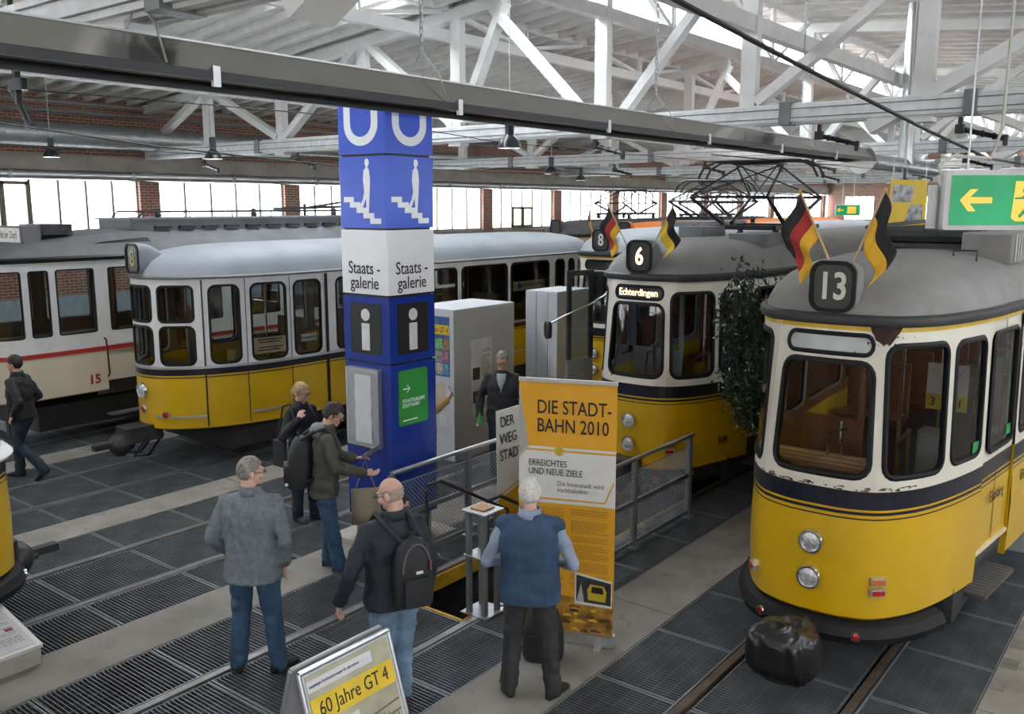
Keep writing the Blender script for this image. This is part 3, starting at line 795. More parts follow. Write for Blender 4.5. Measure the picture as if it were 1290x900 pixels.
    for sx in (-.36, .36): 
        q, nn = h.pn(sx); headlamp(t, h.at(sx, .41, .06), nn, .035, name='bumper_lamp', lens=REDLENS, depth=.03)
    # underframe, wheels, steps
    m = MB(); m.box(-.85, .85, 1.0, length - 1, .26, .58); m.build('underframe', UNDER, t)
    for y in (2.4, 4.2, length - 4.2, length - 2.4):
        for x in (-.5, .5):
            MB().lathe([(.30, -.06), (.33, -.05), (.33, 0), (.31, .01), (.31, .05)], 20, (x, y, .33), 'x').build('wheel', DARKSTEEL, t, smooth=True)
    MB().tube([(0, -.28, .42), (0, 1.2, .42)], .06, 8).build('coupler_bar', DARKSTEEL, t)
    if door_right and detail > 1:
        m = MB(); p0 = h.at(DS0 + .02, .42, .02); p1 = h.at(DS1 - .02, .42, .02)
        m.add([h.at(DS0 + .03, .4, .1), h.at(DS1 - .03, .4, .1), h.at(DS1 - .03, .4, -.45), h.at(DS0 + .03, .4, -.45), h.at(DS0 + .03, .37, .1), h.at(DS1 - .03, .37, .1), h.at(DS1 - .03, .37, -.45), h.at(DS0 + .03, .37, -.45)], [(0, 1, 2, 3), (4, 5, 1, 0), (5, 6, 2, 1), (7, 4, 0, 3)])
        st = m.build('door_step', M('ribbed_step_rubber', (.09, .085, .08), .7), t)
        for i in range(12):
            q = DS0 + .06 + i * (DS1 - DS0 - .12) / 11; MB().add([h.at(q - .012, .408, .09), h.at(q + .012, .408, .09), h.at(q + .012, .408, -.42), h.at(q - .012, .408, -.42)], [(0, 1, 2, 3)]).build('tread_rib', M('step_rib', (.16, .15, .14), .6), st)
        for s_ in (DS0 + .02, (DS0 + DS1) / 2, DS1 - .02):
            MB().add([h.at(s_ - .008, .78, -.012), h.at(s_ + .008, .78, -.012), h.at(s_ + .008, 2.74, -.012), h.at(s_ - .008, 2.74, -.012)], [(0, 1, 2, 3)]).build('door_seal', RUBBER, t)
        m = MB(); h.band(m, DS0, DS1, [(.735, -.03), (.735, .0), (.76, .0), (.76, -.03)]); m.build('door_sill', M('sill_cream', (.7, .62, .48), .5), t)
    return t, h

# --- tram 13 on the nearest track
t13, h13 = gt4('yellow and cream tram 13 with rusty patch and two flags, nearest on the right', (-2.30, 6.79, 0), number='13', seats=WOOD)
RUST = M('rust_patch', (.05, .022, .014), .85, var=.5, scale=20, bump=.5)
m = MB(); c0 = .47
pts = [(-.14, 2.80), (-.13, 2.765), (-.15, 2.74), (-.09, 2.72), (-.10, 2.69), (-.02, 2.685), (.0, 2.66), (.04, 2.69), (.10, 2.685), (.09, 2.72), (.13, 2.74), (.10, 2.77), (.13, 2.80)]
rs = random.Random(21); cols = []
for i in range(17):
    u = (i - 8) / 8; dep = (.135 * (1 - abs(u) ** 2.2) + rs.uniform(-.012, .018)) if abs(u) < .99 else .01
    cols.append([h13.at(c0 + u * .135, 2.80, .008), h13.at(c0 + u * .135 * rs.uniform(.92, 1.0), 2.80 - max(.012, dep), .008)])
m.grid(cols, flip=True); m.build('rust_patch', RUST, t13)
m = MB()
for i in range(26):
    a, z = random.gauss(0, .13), random.gauss(2.70, .04); q = random.uniform(.003, .009)
    m.add([h13.at(c0 + a + dx * q, min(2.795, z + dz * q), .0065) for dx, dz in ((-1, -1), (1, -.6), (.8, 1), (-.7, .8))], [(0, 1, 2, 3)])
for i in range(40):
    a = random.uniform(-.55, .8); z = 1.552 + random.random() * .025; q = random.uniform(.01, .035)
    m.add([h13.at(a - q, z, .003), h13.at(a + q, z - .002, .003), h13.at(a + q * .7, z + .009, .003), h13.at(a - q * .9, z + .005, .003)], [(0, 1, 2, 3)])
m.build('flaked_paint', RUST, t13)
# lettering on the doors, notices behind the panes
p, n = h13.pn(2.55); ang = math.atan2(n.x, -n.y)
text_on(t13, 'Einstieg', .15, BLACK, h13.at(2.33, 1.2, .004)[:], (PI / 2, 0, ang), depth=.001, sx=.9)
text_on(t13, 'Einstieg', .15, BLACK, h13.at(3.25, 1.2, .016)[:], (PI / 2, 0, ang), depth=.001, sx=.9)
GREENST = M('green_sticker', (.02, .25, .06), .5)
for s_, z_ in ((1.72, 1.74), (2.58, 1.74)):
    p, n = h13.pn(s_); o = MB().box(-.06, .06, -.003, .003, -.045, .045).build('door_sticker', GREENST, t13, loc=h13.at(s_ - .04, z_, -.005)[:], rot=(0, 0, math.atan2(n.x, -n.y)))
nb = MB().box(-.17, .17, -.006, .006, -.07, .07).build('notice', M('notice_yellow', (.75, .55, .02), .5), t13, loc=(.5, 1.85, 1.95))
text_on(nb, '3  001', .11, BLACK, (0, -.01, 0), (PI / 2, 0, 0), depth=.001)
nb = MB().box(-.17, .17, -.006, .006, -.14, .14).build('notice', M('notice_white', (.7, .68, .62), .5), t13, loc=(.5, 1.85, 2.16))
MB().beam((-.02, -.01, -.1), (.13, -.01, .1), .004, .025, up=(0, 1, 0)).build('red_pointer', M('pointer_red', (.6, .05, .03), .5), nb)
text_on(t13, '2', .12, BLACK, h13.at(-1.0, .78, .02)[:], (PI / 2, 0, R(-62)), depth=.001)
# wooden bench seen through the windscreen
m = MB()
for i in range(4): m.box(-.55, .35, .34 + i * .08, .39 + i * .08, 1.60 + i * .012, 1.62 + i * .012)
m.build('desk_slats', WOODLIGHT, t13)
# roof equipment: ribbed resistor box and dark resistor banks
def resistor_bank(parent, x0, x1, y0, y1, z, n):
    MB().box(x0, x1, y0, y1, z, z + .05).build('resistor_frame', DARKSTEEL, parent)
    for i in range(n):
        y = y0 + (i + .5) * (y1 - y0) / n
        o = MB().tube([(x0 + .05, y, z + .12), (x1 - .05, y, z + .12)], .075, 8).build('resistor_coil', DARKSTEEL, parent)
    for x in (x0, x1): MB().tube([(x, y0, z + .2), (x, (y0 + y1) / 2, z + .23), (x, y1, z + .2)], .022, 6).build('resistor_rail', DARKSTEEL, parent)
resistor_bank(t13, -.6, .5, 2.9, 7.4, 3.27, 26)
m = MB(); m.rbox(.62, 3.6, 3.30, .42, 2.4, .26, .03); o = m.build('ribbed_cover', ROOFGREY, t13, rot=None)
for i in range(18): MB().box(.40, .85, 2.44 + i * .13, 2.50 + i * .13, 3.19, 3.445).build('rib', M('rib_grey', (.36, .35, .34), .6), o)
MB().tube([(.42, 2.05, 3.22), (.42, 2.05, 3.3), (.62, 2.0, 3.3), (.62, 2.0, 3.2)], .01, 6).build('roof_handle', DARKSTEEL, t13)
# covered coupler in front
t = thing('coupler_cover', 'crumpled black leather cover over the coupler of tram 13', 'cover', (-2.32, 6.38, 0))
bm = bmesh.new(); bmesh.ops.create_icosphere(bm, subdivisions=5, radius=1)
rg = random.Random(3); ph = [rg.uniform(0, 6) for _ in range(8)]
for v in bm.verts:
    c = v.co.copy(); a = math.atan2(c.y, c.x)
    from mathutils import noise as mn_
    k = 1 + .05 * math.sin(5 * a + ph[0]) - .10 * abs(mn_.noise(Vector((c.x * 2.2, c.y * 2.2, c.z * 1.1)))) - .07 * abs(mn_.noise(Vector((c.x * 4.6 + 3, c.y * 4.6, c.z * 2.0))))
    e = .62; sx = math.copysign(abs(c.x) ** e, c.x); sy = math.copysign(abs(c.y) ** e, c.y); sz = math.copysign(abs(c.z) ** .55, c.z)
    dr = max(0, -c.z) * .10 * math.sin(4 * a + ph[1])
    v.co = Vector((sx * .265 * (k + dr), sy * .25 * (k + dr), .345 + sz * .21 * (1 + .10 * math.sin(3 * a + ph[3]) - .12 * abs(mn_.noise(c * 3.1)))))
me = bpy.data.meshes.new('cover_leather'); bm.to_mesh(me); bm.free(); me.materials.append(M('black_leather', (.014, .013, .013), .28, var=.3, bump=.15, bscale=14))
for p_ in me.polygons: p_.use_smooth = True
link('cover_leather', me, t)
MB().lathe([(.2, .155), (.215, .17), (.2, .185)], 20).build('tie_cord', RUBBER, t)
def coupler(parent, y0, x=0, z=.48):
    o = MB().rbox(x, y0 - .10, z + .06, .34, .55, .22, .05).build('coupler_box', DARKSTEEL, parent)
    MB().lathe([(.02, -.34), (.10, -.30), (.16, -.24), (.17, -.16), (.12, -.08), (.08, 0)], 16, (x, y0 - .22, z - .06), 'y').build('coupler_head', DARKSTEEL, o, smooth=True)
    MB().beam((x, y0 - .55, z - .04), (x, y0 - .78, z - .04), .10, .07).build('drawbar', UNDER, o)
    for q in (-.16, .16): MB().tube([(x + q, y0 - .1, z), (x + q * 1.1, y0 - .3, z - .22), (x + q * .7, y0 - .05, z - .26), (x + q * .6, y0 + .2, z)], .018, 6).build('hose', RUBBER, o)
    return o
# ---------------- flags on tram 13
FG = 'small cloth flags on tram fronts'
flag('', (-2.33, 6.96, 3.24), R(0), R(-26), (FBLACK, FRED, FGOLD), .66, FG, 'black, red and gold flag left of the number 13', -.8)
flag('', (-2.19, 6.98, 3.22), R(0), R(20), (FBLACK, FGOLD), .66, FG, 'black and gold flag right of the number 13', .5)

# ---------------- tram 6 (car 519)
t519, h519 = gt4('yellow and cream tram on line 6 with lit Echterdingen sign', (-5.50, 9.42, 0), number='6', dest='Echterdingen', lit=True, fascia=False, fleet='519')
p, n = h519.pn(1.35)
text_on(t519, '519', .12, BLACK, h519.at(1.32, .80, .014)[:], (PI / 2, 0, math.atan2(n.x, -n.y)), depth=.001, bold=.002)
def line_stripes(t, h): pass
m = MB(); m.rbox(.55, 2.9, 3.22, .5, 1.9, .2, .03); m.build('roof_box', ROOFDARK, t519)
m = MB(); m.rbox(-.3, 2.4, 3.32, .4, .7, .16, .03); m.build('roof_box', ROOFDARK, t519)
# wipers and mirror arm, opened folding door on its far side
MB().tube([(-.28, -.0 + h519.at(-.28, 1.62).y - .03, 1.62), (-.20, h519.at(-.2, 2.1).y - .03, 2.02)], .008, 6).build('wiper', BLACK, t519)
MB().tube([(-.75, .62, 2.55), (-.9, .45, 2.42), (-1.02, .05, 2.30), (-1.05, -.25, 2.22)], .012, 8).build('mirror_arm', ALU, t519)
mr = MB().rbox(0, 0, 0, .12, .05, .22, .055, 5, axis='y').build('mirror', BLACK, t519, loc=(-1.05, -.27, 2.15), rot=(0, 0, R(-25)))
MB().rbox(0, -.03, 0, .095, .01, .19, .045, 5, axis='y').build('mirror_glass', CHROME, mr)
dm = MB()
fo, fi = rrect(-.21, .21, 0, 2.0, .03, 3), rrect(-.15, .15, .85, 1.92, .06, 3)
dl = MB().box(-.21, .21, -.02, .02, .0, .82).build('door_leaf', STEELGREY, t519, loc=(-1.12, .55, .85), rot=(0, 0, R(70)))
f = MB(); f.box(-.21, -.15, -.02, .02, .82, 2.0); f.box(.15, .21, -.02, .02, .82, 2.0); f.box(-.15, .15, -.02, .02, 1.93, 2.0); f.build('door_frame', DARKSTEEL, dl)
MB().box(-.15, .15, -.004, .004, .82, 1.93).build('door_pane', GLASS, dl)
flag('', (-5.5 - .17, 9.56, 3.2), R(0), R(-30), (FBLACK, FRED, FGOLD), .6, FG, 'black, red and gold flag left of the lit number 6', -.6)
flag('', (-5.5 + .17, 9.56, 3.2), R(0), R(28), (FBLACK, FYEL), .58, FG, 'black and yellow flag right of the lit number 6', .5)
coupler(t519, .1)
m = MB(); m.lathe([(.0, -.02), (.13, -.015), (.15, .02), (.15, .1)], 20, (0, -.02, .72), 'y'); 
MB().lathe([(.115, 0), (.12, .02), (.10, .03), (.001, .032)], 24).build('round_cap', YELLOW, t519, smooth=True, loc=h519.at(0, .72)[:], rot=Vector((0, 0, 1)).rotation_difference(Vector((0, -1, 0))).to_euler())

# ---------------- pantographs, part of the trams that carry them
def pantograph(parent, x, y, z0, z1, ln=1.5, w=.62, name='pantograph'):
    o = bpy.data.objects.new(name, None); COL.objects.link(o); o.parent = parent; o.location = (x, y, 0)
    mt = M('pantograph_black', (.02, .02, .021), .45, .4)
    b = MB(); 
    for s in (-w, w): b.beam((s, -ln * .5, z0), (s, ln * .5, z0), .07, .06)
    for s in (-.5, .5): b.beam((-w, s * ln, z0), (w, s * ln, z0), .07, .06)
    b.build('base_frame', mt, o)
    for sx in (-w, w):
        for sy in (-.45, .45): MB().lathe([(.05, z0 - .14), (.06, z0 - .11), (.04, z0 - .09), (.06, z0 - .07), (.04, z0 - .05), (.05, z0 - .02)], 10, (sx, sy * ln, 0)).build('insulator', DARKSTEEL, o)
    zk = z0 + (z1 - z0) * .45; kn = ln * .62
    b = MB(); u = MB()
    for sx in (-1, 1):
        for sy in (-1, 1):
            b.tube([(sx * w * .8, sy * .16, z0 + .04), (sx * w * .95, sy * kn, zk)], [.035, .024], 7)
            u.tube([(sx * w * .95, sy * kn, zk), (sx * w * .55, -sy * .06, z1 - .06)], [.02, .014], 6)
    for sy in (-1, 1):
        b.tube([(-w * .95, sy * kn, zk), (w * .95, sy * kn, zk)], .02, 6); u.tube([(-w * .9, sy * kn, zk), (w * .5, -sy * .06, z1 - .06)], .011, 6); u.tube([(w * .9, sy * kn, zk), (-w * .5, -sy * .06, z1 - .06)], .011, 6)
    b.build('lower_arm', mt, o); u.build('upper_arm', mt, o)
    c = MB()
    for dy in (-.13, .13):
        pts = [(-w - .32, dy, z1 - .24), (-w - .24, dy, z1 - .09), (-w - .06, dy, z1), (w + .06, dy, z1), (w + .24, dy, z1 - .09), (w + .32, dy, z1 - .24)]
        c.tube(pts, .018, 6)
    c.box(-w * .6, w * .6, -.14, .14, z1 - .05, z1 - .03); c.build('collector_head', mt, o)
    return o
pantograph(t519, 0, 3.6, 3.38, 4.33, 1.7, .6)

# ---------------- line 8 tram further back, and trams behind
t8, h8 = gt4('yellow and cream tram 8 behind the grey column, half hidden by tram 6', (-8.6, 13.45, 0), number='8', dest='', detail=1, roofmat=ROOFBLUE)
m = MB(); m.rbox(0, 4.2, 3.30, .9, 2.2, .12, .03); m.build('roof_box', ROOFDARK, t8)
pantograph(t8, 0, 4.6, 3.42, 4.2, 1.7, .55)
flag('', (-8.6 - .2, 13.62, 3.2), 0, R(-12), (FBLACK, FRED, FGOLD), .52, FG, 'small black, red and gold flag on the lantern of tram 8', .6)
ORANGE = M('tram_orange', (.75, .2, .02), .4, var=.05)
tb, hb = gt4('orange-roofed tram parked behind the old yellow car, mostly hidden', (-11.75, 19.5, 0), number='', dest='', detail=1, roofmat=ORANGE)
pantograph(tb, 0, 5.0, 3.42, 4.15, 1.7, .55)
tb, hb = gt4('grey-roofed tram at the back beyond the cream car', (-14.9, 21, 0), number='', dest='', detail=1, roofmat=ROOFDARK)
pantograph(tb, 0, 4.0, 3.42, 4.15, 1.7, .55)
tb, hb = gt4('dark-roofed tram directly behind tram 6 under its pantograph', (-5.5, 26.2, 0), number='', dest='', detail=1, roofmat=ROOFDARK)
pantograph(tb, 0, 4.0, 3.42, 4.3, 1.7, .55); resistor_bank(tb, -.5, .5, 7, 12, 3.27, 18)
flag('', (-5.7, 26.35, 3.2), 0, R(14), (FBLACK, FRED, FGOLD), .7, FG, 'distant black, red and gold flag behind tram 6', .6)
tb, hb = gt4('dark-roofed tram at the far end behind tram 13', (-2.33, 23.5, 0), number='', dest='', detail=1, roofmat=ROOFDARK)
resistor_bank(tb, -.5, .5, 4, 10, 3.27, 20); pantograph(tb, 0, 2.4, 3.42, 4.1, 1.6, .55)

# ---------------- near tram at the left edge, nose pointing away from the camera side
tl, hl = gt4('yellow tram nose cut off by the left edge of the picture', (-8.62, 3.40, 0), rz=PI, number='', dest='', detail=1, rake=.3, length=9.5)
m = MB(); hl.band(m, -1.3, 1.3, [(1.54, 0), (1.53, .05), (1.56, .075), (1.60, .05), (1.62, -.02)]); m.build('sill_ledge', WHITE, tl, smooth=True)
coupler(tl, .3)

# ---------------- generic railcar body from a list of window cells
def body(lab, name, loc, half, length, lower, cells, band_z, lowmat, bandmat, gutter, roofprof, roofmat, sill=None, rear=None, winr=None, tumble=.0, rake=.0, lining=None):
    h = Hull(half, length, rear, rake=rake, tumble=tumble); T = h.T
    t = thing(name, lab, 'tram', loc); b = MB()
    for s0, s1, prof in lower(h): h.band(b, s0, s1, prof)
    b.build('lower_body', lowmat, t, smooth=True)
    zb, zt = band_z; b = MB(); bi = MB(); cs = cells(h)
    for c, w in cs: h.cell(b, c, w, 0, .05); h.cell(bi, c, w, -.055)
    b.build('window_band', bandmat, t, smooth=True); bi.build('inner_lining', lining or M('lining_brown', (.16, .10, .06), .6), t)
    for c, w in cs:
        if w: h.window(w, t, .022 if winr is None else winr, .01)
    m = MB(); h.full(m, gutter); m.build('gutter', BLACK if roofmat is not ROOFBLUE else STEELGREY, t, smooth=True)
    h.roof(roofprof).build('roof', roofmat, t, smooth=True)
    ss = h.samples(-T, T)[:-1]
    b = MB(); b.add([h.at(q, .9, -.06) for q in ss], [tuple(range(len(ss)))]); b.build('cabin_floor', M('cabin_floor', (.05, .045, .042), .7), t)
    b = MB(); b.add([h.at(q, zt - .02, -.06) for q in ss], [tuple(range(len(ss) - 1, -1, -1))]); b.build('cabin_ceiling', M('cabin_ceiling', (.5, .48, .43), .6), t)
    m = MB(); m.box(-.85, .85, .8, length - .8, .24, .62); m.build('underframe', UNDER, t)
    return t, h

# ---------------- old yellow car with rounded front (left of the column)
TR_HALF = [(0, 0), (.2, .035), (.4, .14), (.62, .35), (.82, .66), (.97, 1.05), (1.06, 1.5), (1.1, 2.1)]
TR_REAR = [(0, 0), (.35, .012), (.68, .06), (.92, .17), (1.04, .33), (1.09, .52), (1.1, .75)]
TY0 = 6.66
def tr_lower(h):
    sd = h.s_y(.36)
    return [(-h.T, h.T, [(.64, -.06), (.58, -.03), (.60, 0), (1.33, .004), (1.46, 0)])]
TRW = [(.95, 1.53, 1.03, 1.45), (1.53, 2.23, 1.61, 2.17), (2.23, 2.90, 2.30, 2.80), (2.90, 4.35, 3.10, 4.28), (4.35, 5.98, 4.45, 5.92), (5.98, 7.42, 6.04, 7.37), (7.42, 8.86, 7.47, 8.73), (8.86, 9.34, 8.94, 9.27), (9.34, 9.68, 9.40, 9.63)]
def tr_cells(h):
    zb, zt = 1.46, 2.70; c = []
    c.append(((-.35, .30, zb, 2.07), (-.30, .25, 1.50, 2.04, .09))); c.append(((-.35, .30, 2.07, zt), (-.30, .25, 2.10, 2.60, .07)))
    c.append(((.30, .95, zb, 2.07), (.35, .83, 1.50, 2.04, .09))); c.append(((.30, .95, 2.07, zt), (.35, .83, 2.10, 2.60, .07)))
    c.append(((-.95, -.35, zb, zt), (-.86, -.40, 1.50, 2.60, .08)))
    for a, b, w0, w1 in TRW:
        c.append(((a, b, zb, zt), (w0, w1, 1.50, 2.60, .1))); c.append(((-b, -a, zb, zt), (-w1, -w0, 1.50, 2.60, .1)))
    e = 9.68; c.append(((e, h.T - .02, zb, zt), (e + .08, h.T - .55, 1.50, 2.60, .1))); c.append(((-h.T, -e, zb, zt), None))
    return c
tt, ht = body('old yellow and white car with rounded front, left of the blue column', 'tram', (-11.75, TY0, 0), TR_HALF, 10.1, tr_lower, tr_cells, (1.46, 2.70), YELLOW, WHITE,
              [(2.69, 0), (2.695, .03), (2.72, .035), (2.74, .01)], [(2.73, 1, 0, .012), (2.83, .985, .03, 0), (2.93, .94, .12, 0), (3.01, .86, .3, 0), (3.07, .74, .55, 0), (3.11, .55, .8, 0), (3.13, .3, 1.1, 0)], ROOFBLUE, rear=TR_REAR)
for z0, z1, nm in ((1.355, 1.44, 'belt_band'), (1.315, 1.33, 'belt_line')):
    m = MB(); ht.full(m, [(z0, .002), (z0, .007), (z1, .007), (z1, .002)]); m.build(nm, NAVY, tt)
m = MB(); ht.full(m, [(1.44, .002), (1.445, .018), (1.475, .018), (1.48, .0)]); m.build('chrome_sill', ALU, tt)
for s0, s1 in ((.22, .93), (1.56, 2.2)):
    m = MB(); ht.band(m, s0, s1, [(.745, 0), (.75, .02), (.775, .02), (.78, 0)]); m.build('chrome_strip', ALU, tt)
for s, w in ((.945, .022), (1.53, .012), (2.23, .012), (2.90, .06)):
    MB().add([ht.at(s - w / 2, .62, .012), ht.at(s + w / 2, .62, .012), ht.at(s + w / 2, 2.68, .012), ht.at(s - w / 2, 2.68, .012)], [(0, 1, 2, 3)]).build('door_seal', BLACK, tt)
p, n = ht.pn(.0); headlamp(tt, ht.at(0.0, 1.13), n, .1); headlamp(tt, ht.at(0, .86), n, .055, name='tail_lamp', lens=REDLENS, depth=.03)
p, n = ht.pn(.38); headlamp(tt, ht.at(.38, .80), n, .045, name='tail_lamp', lens=REDLENS, depth=.03)
number_box(tt, '8', (0, -.03, 2.76), w=.34, h=.42, d=.5, case=ROOFBLUE, txtcol=M('digit_dim_yellow', (.35, .32, .12), .5))
coupler(tt, 0)
m = MB()
for i in range(5):
    y0 = 2.9 + i * 1.3
    for x0, x1 in ((-1.0, -.3), (.35, 1.0)):
        s1 = MB().rbox((x0 + x1) / 2, y0, 1.3, x1 - x0, .4, .08, .04).build('seat', WOOD, tt); MB().rbox((x0 + x1) / 2, y0 + .23, 1.55, x1 - x0, .05, .55, .02).build('seat_back', WOOD, s1)
for y_ in (.55, 1.9): MB().tube([(.3, y_, .9), (.3, y_, 2.68)], .018, 8).build('grab_pole', CHROME, tt)
MB().box(-.95, -.3, 1.3, 1.34, .9, 1.9).build('cab_partition', WOOD, tt)
MB().rbox(.0, .5, 1.35, .62, .3, .2, .08).build('driver_desk', WOOD, tt)
MB().rbox(.5, 1.25, 1.35, .22, .28, .5, .03).build('ticket_machine', M('machine_yellow', (.55, .38, .03), .5), tt)
nt_ = MB().box(-.004, .004, -.25, .25, -.115, .115).build('paper_notice', M('notice_buff', (.62, .47, .33), .7), tt, loc=ht.at(1.89, 1.70, -.025)[:], rot=(0, 0, math.atan2(ht.pn(1.89)[1].y, ht.pn(1.89)[1].x)))
mm = MB(); 
for i in range(5):
    if i != 2: mm.box(.004, .006, -.2 + .03 * (i % 2), .2 - .04 * (i % 3), .075 - i * .038, .09 - i * .038)
mm.build('print', BLACK, nt_)
nt_ = MB().box(-.004, .004, -.15, .15, -.055, .055).build('paper_notice', M('notice_cream', (.75, .72, .55), .7), tt, loc=ht.at(2.57, 1.74, -.025)[:], rot=(0, 0, math.atan2(ht.pn(2.57)[1].y, ht.pn(2.57)[1].x)))
lettering('Entwerter', .075, BLACK, nt_, (.006, 0, 0), (PI / 2, 0, PI / 2), depth=.001)
nt_ = MB().box(-.004, .004, -.52, .52, -.09, .09).build('route_board', M('route_board', (.6, .55, .42), .6), tt, loc=ht.at(8.1, 2.14, -.025)[:], rot=(0, 0, math.atan2(ht.pn(8.1)[1].y, ht.pn(8.1)[1].x)))
lettering('Stammheim Vaihingen', .085, M('route_red', (.4, .05, .03), .6), nt_, (.006, .14, .02), (PI / 2, 0, PI / 2), depth=.001)
lettering('S', .13, M('route_red', (.4, .05, .03), .6), nt_, (.006, -.46, 0), (PI / 2, 0, PI / 2), depth=.001)
o_ = MB().lathe([(.062, 0), (.062, .004)], 18).build('round_mark', M('mark_blue', (.05, .22, .4), .5), nt_, loc=(.003, -.33, 0), rot=(0, PI / 2, 0))
m = MB(); ht.band(m, 7.5, 9.0, [(.86, 0), (.865, .02), (.89, .02), (.895, 0)]); m.build('chrome_strip', ALU, tt)

# ---------------- cream car 15 with red line (far left)
CY0 = 5.42
C_HALF = [(0, 0), (.5, .03), (.82, .13), (1.0, .28), (1.08, .46), (1.1, .7)]
def c_lower(h):
    a = h.s_y(7.24 - CY0); b = h.s_y(8.25 - CY0)
    return [(-h.T, a, [(.84, -.05), (.78, -.02), (.80, 0), (1.5, 0)]), (a, b, [(.93, -.06), (.93, -.03), (1.5, -.03)]), (b, h.T, [(.92, -.03), (.92, 0), (1.5, 0)])]
def c_cells(h):
    y = lambda v: h.s_y(v - CY0); zb, zt = 1.5, 2.86; c = []
    c.append(((-.45, .45, zb, zt), (-.40, .40, 1.74, 2.72, .03)))
    for sg in (1, -1):
        for a, b, w0, w1 in ((None, 6.08, None, 6.02), (6.08, 6.47, 6.14, 6.42), (6.47, 7.24, 6.54, 7.12), (7.24, 8.25, 7.36, 8.15)) + tuple((8.25 + i * 1.25, 9.5 + i * 1.25, 8.36 + i * 1.25, 9.4 + i * 1.25) for i in range(5)):
            s0 = .45 if a is None else y(a); w = .5 if a is None else y(w0); s1 = y(b); e = y(w1)
            cc = (s0, s1, zb, zt) if sg > 0 else (-s1, -s0, zb, zt); ww = (w, e, 1.74, 2.72, .03) if sg > 0 else (-e, -w, 1.74, 2.72, .03)
            c.append((cc, ww))
        e = y(14.5); c.append(((e, h.T, zb, zt), None) if sg > 0 else ((-h.T, -e, zb, zt), None))
    return c
tc15, hc = body('cream and white old tram 15 with red waist line at the far left', 'tram', (-14.9, CY0, 0), C_HALF, 10.5, c_lower, c_cells, (1.5, 2.86), OLDCREAM, WHITE,
                [(2.845, 0), (2.85, .04), (2.90, .05), (2.93, .01)], [(2.90, 1, 0, .03), (2.98, .96, .08, 0), (3.05, .88, .3, 0), (3.12, .76, .8, 0), (3.2, .6, 1.4, 0), (3.27, .52, 2.0, 0), (3.30, .3, 2.3, 0)], ROOFDARK, winr=.012)
m = MB(); hc.full(m, [(1.425, .002), (1.425, .012), (1.49, .012), (1.49, .002)]); m.build('waist_line', M('waist_red', (.42, .03, .025), .4), tc15)
MB().rbox(0, 6.1, 3.36, 1.1, 6.8, .18, .05).build('clerestory', ROOFDARK, tc15)
MB().rbox(0, 6.1, 3.465, 1.16, 6.9, .03, .05).build('clerestory_lid', M('lid_grey', (.26, .28, .3), .6), tc15)
for i in range(14): MB().box(.52, .62, 3.1 + i * .46, 3.4 + i * .46, 3.30, 3.34).build('vent', BLACK, tc15)
gw = MB().add([(.93, 1.3, 3.0), (.93, 2.9, 3.0), (.84, 2.8, 3.17), (.88, 2.0, 3.12)], [(0, 1, 2, 3)]).build('roof_light', BLACK, tc15)
b = MB(); b.tube([(.42, 2.9, 3.48), (.42, 3.0, 3.58), (.42, 9.2, 3.58), (.42, 9.3, 3.48)], .018, 6); b.tube([(-.42, 2.9, 3.48), (-.42, 3.0, 3.58), (-.42, 9.2, 3.58), (-.42, 9.3, 3.48)], .018, 6)
for i in range(8): b.tube([(.42, 3.0 + i * .88, 3.48), (.42, 3.0 + i * .88, 3.58)], .012, 6)
b.build('roof_rail', DARKSTEEL, tc15)
for i in range(3): MB().lathe([(.05, 0), (.06, .05), (.04, .09), (.055, .13), (.001, .16)], 12, (.2, 3.4 + i * 2.0, 3.48)).build('roof_knob', DARKSTEEL, tc15)
b = MB(); b.beam((-.1, 6.2, 3.62), (-.1, 7.9, 3.66), .3, .05); b.tube([(-.1, 7.0, 3.66), (-.1, 10.5, 4.05)], .014, 6); b.tube([(.1, 7.0, 3.66), (.1, 10.5, 4.05)], .014, 6); b.tube([(0, 6.8, 3.48), (0, 6.8, 3.72)], .03, 6); b.build('trolley_base', DARKSTEEL, tc15)
sg = MB().rbox(0.1, 1.05, 3.24, 1.0, .3, .27, .03, 3).build('sign_box', ROOFDARK, tc15)
MB().box(-.36, .56, .885, .895, 3.13, 3.35).build('sign_face', M('sign_ivory', (.7, .67, .6), .5), sg)
lettering('Markt im Dorf', .17, M('sign_maroon', (.18, .02, .02), .5), sg, (.1, .882, 3.24), depth=.001, sx=.75)
b = MB(); b.rbox(.2, 1.45, 3.32, .8, .5, .16, .06); b.tube([(.62, .9, 2.98), (.62, .9, 3.14)], .012, 6); b.build('sign_bracket', DARKSTEEL, tc15)
MB().tube([(.6, .95, 3.02), (.55, 1.8, 3.06), (.45, 2.6, 3.2), (.4, 3.0, 3.45)], .012, 6).build('roof_cable', M('cable_beige', (.5, .48, .42), .6), tc15)
lettering('15', .20, M('waist_red'), tc15, (1.106, 7.02 - CY0, .98), (PI / 2, 0, PI / 2), depth=.001, bold=.006)
MB().tube([(1.10, 7.22 - CY0, 1.62), (1.16, 7.22 - CY0, 1.60), (1.16, 7.24 - CY0, 1.05), (1.10, 7.24 - CY0, 1.0)], .014, 8).build('grab_rail', M('grab_maroon', (.12, .01, .012), .4), tc15)
for y0 in (3.6, 5.0, 6.4, 7.8):
    for x0, x1 in ((-1.0, -.2), (.3, 1.0)):
        s1 = MB().rbox((x0 + x1) / 2, y0, 1.3, x1 - x0, .4, .07, .04).build('seat', WOOD, tc15); MB().rbox((x0 + x1) / 2, y0 + .23, 1.6, x1 - x0, .05, .6, .02).build('seat_back', WOOD, s1)
for y0 in (2.95, 9.0):
    for x0, x1 in ((-1.03, -.65), (.65, 1.03)): MB().box(x0, x1, y0, y0 + .05, .9, 2.8).build('bulkhead', WOOD, tc15)
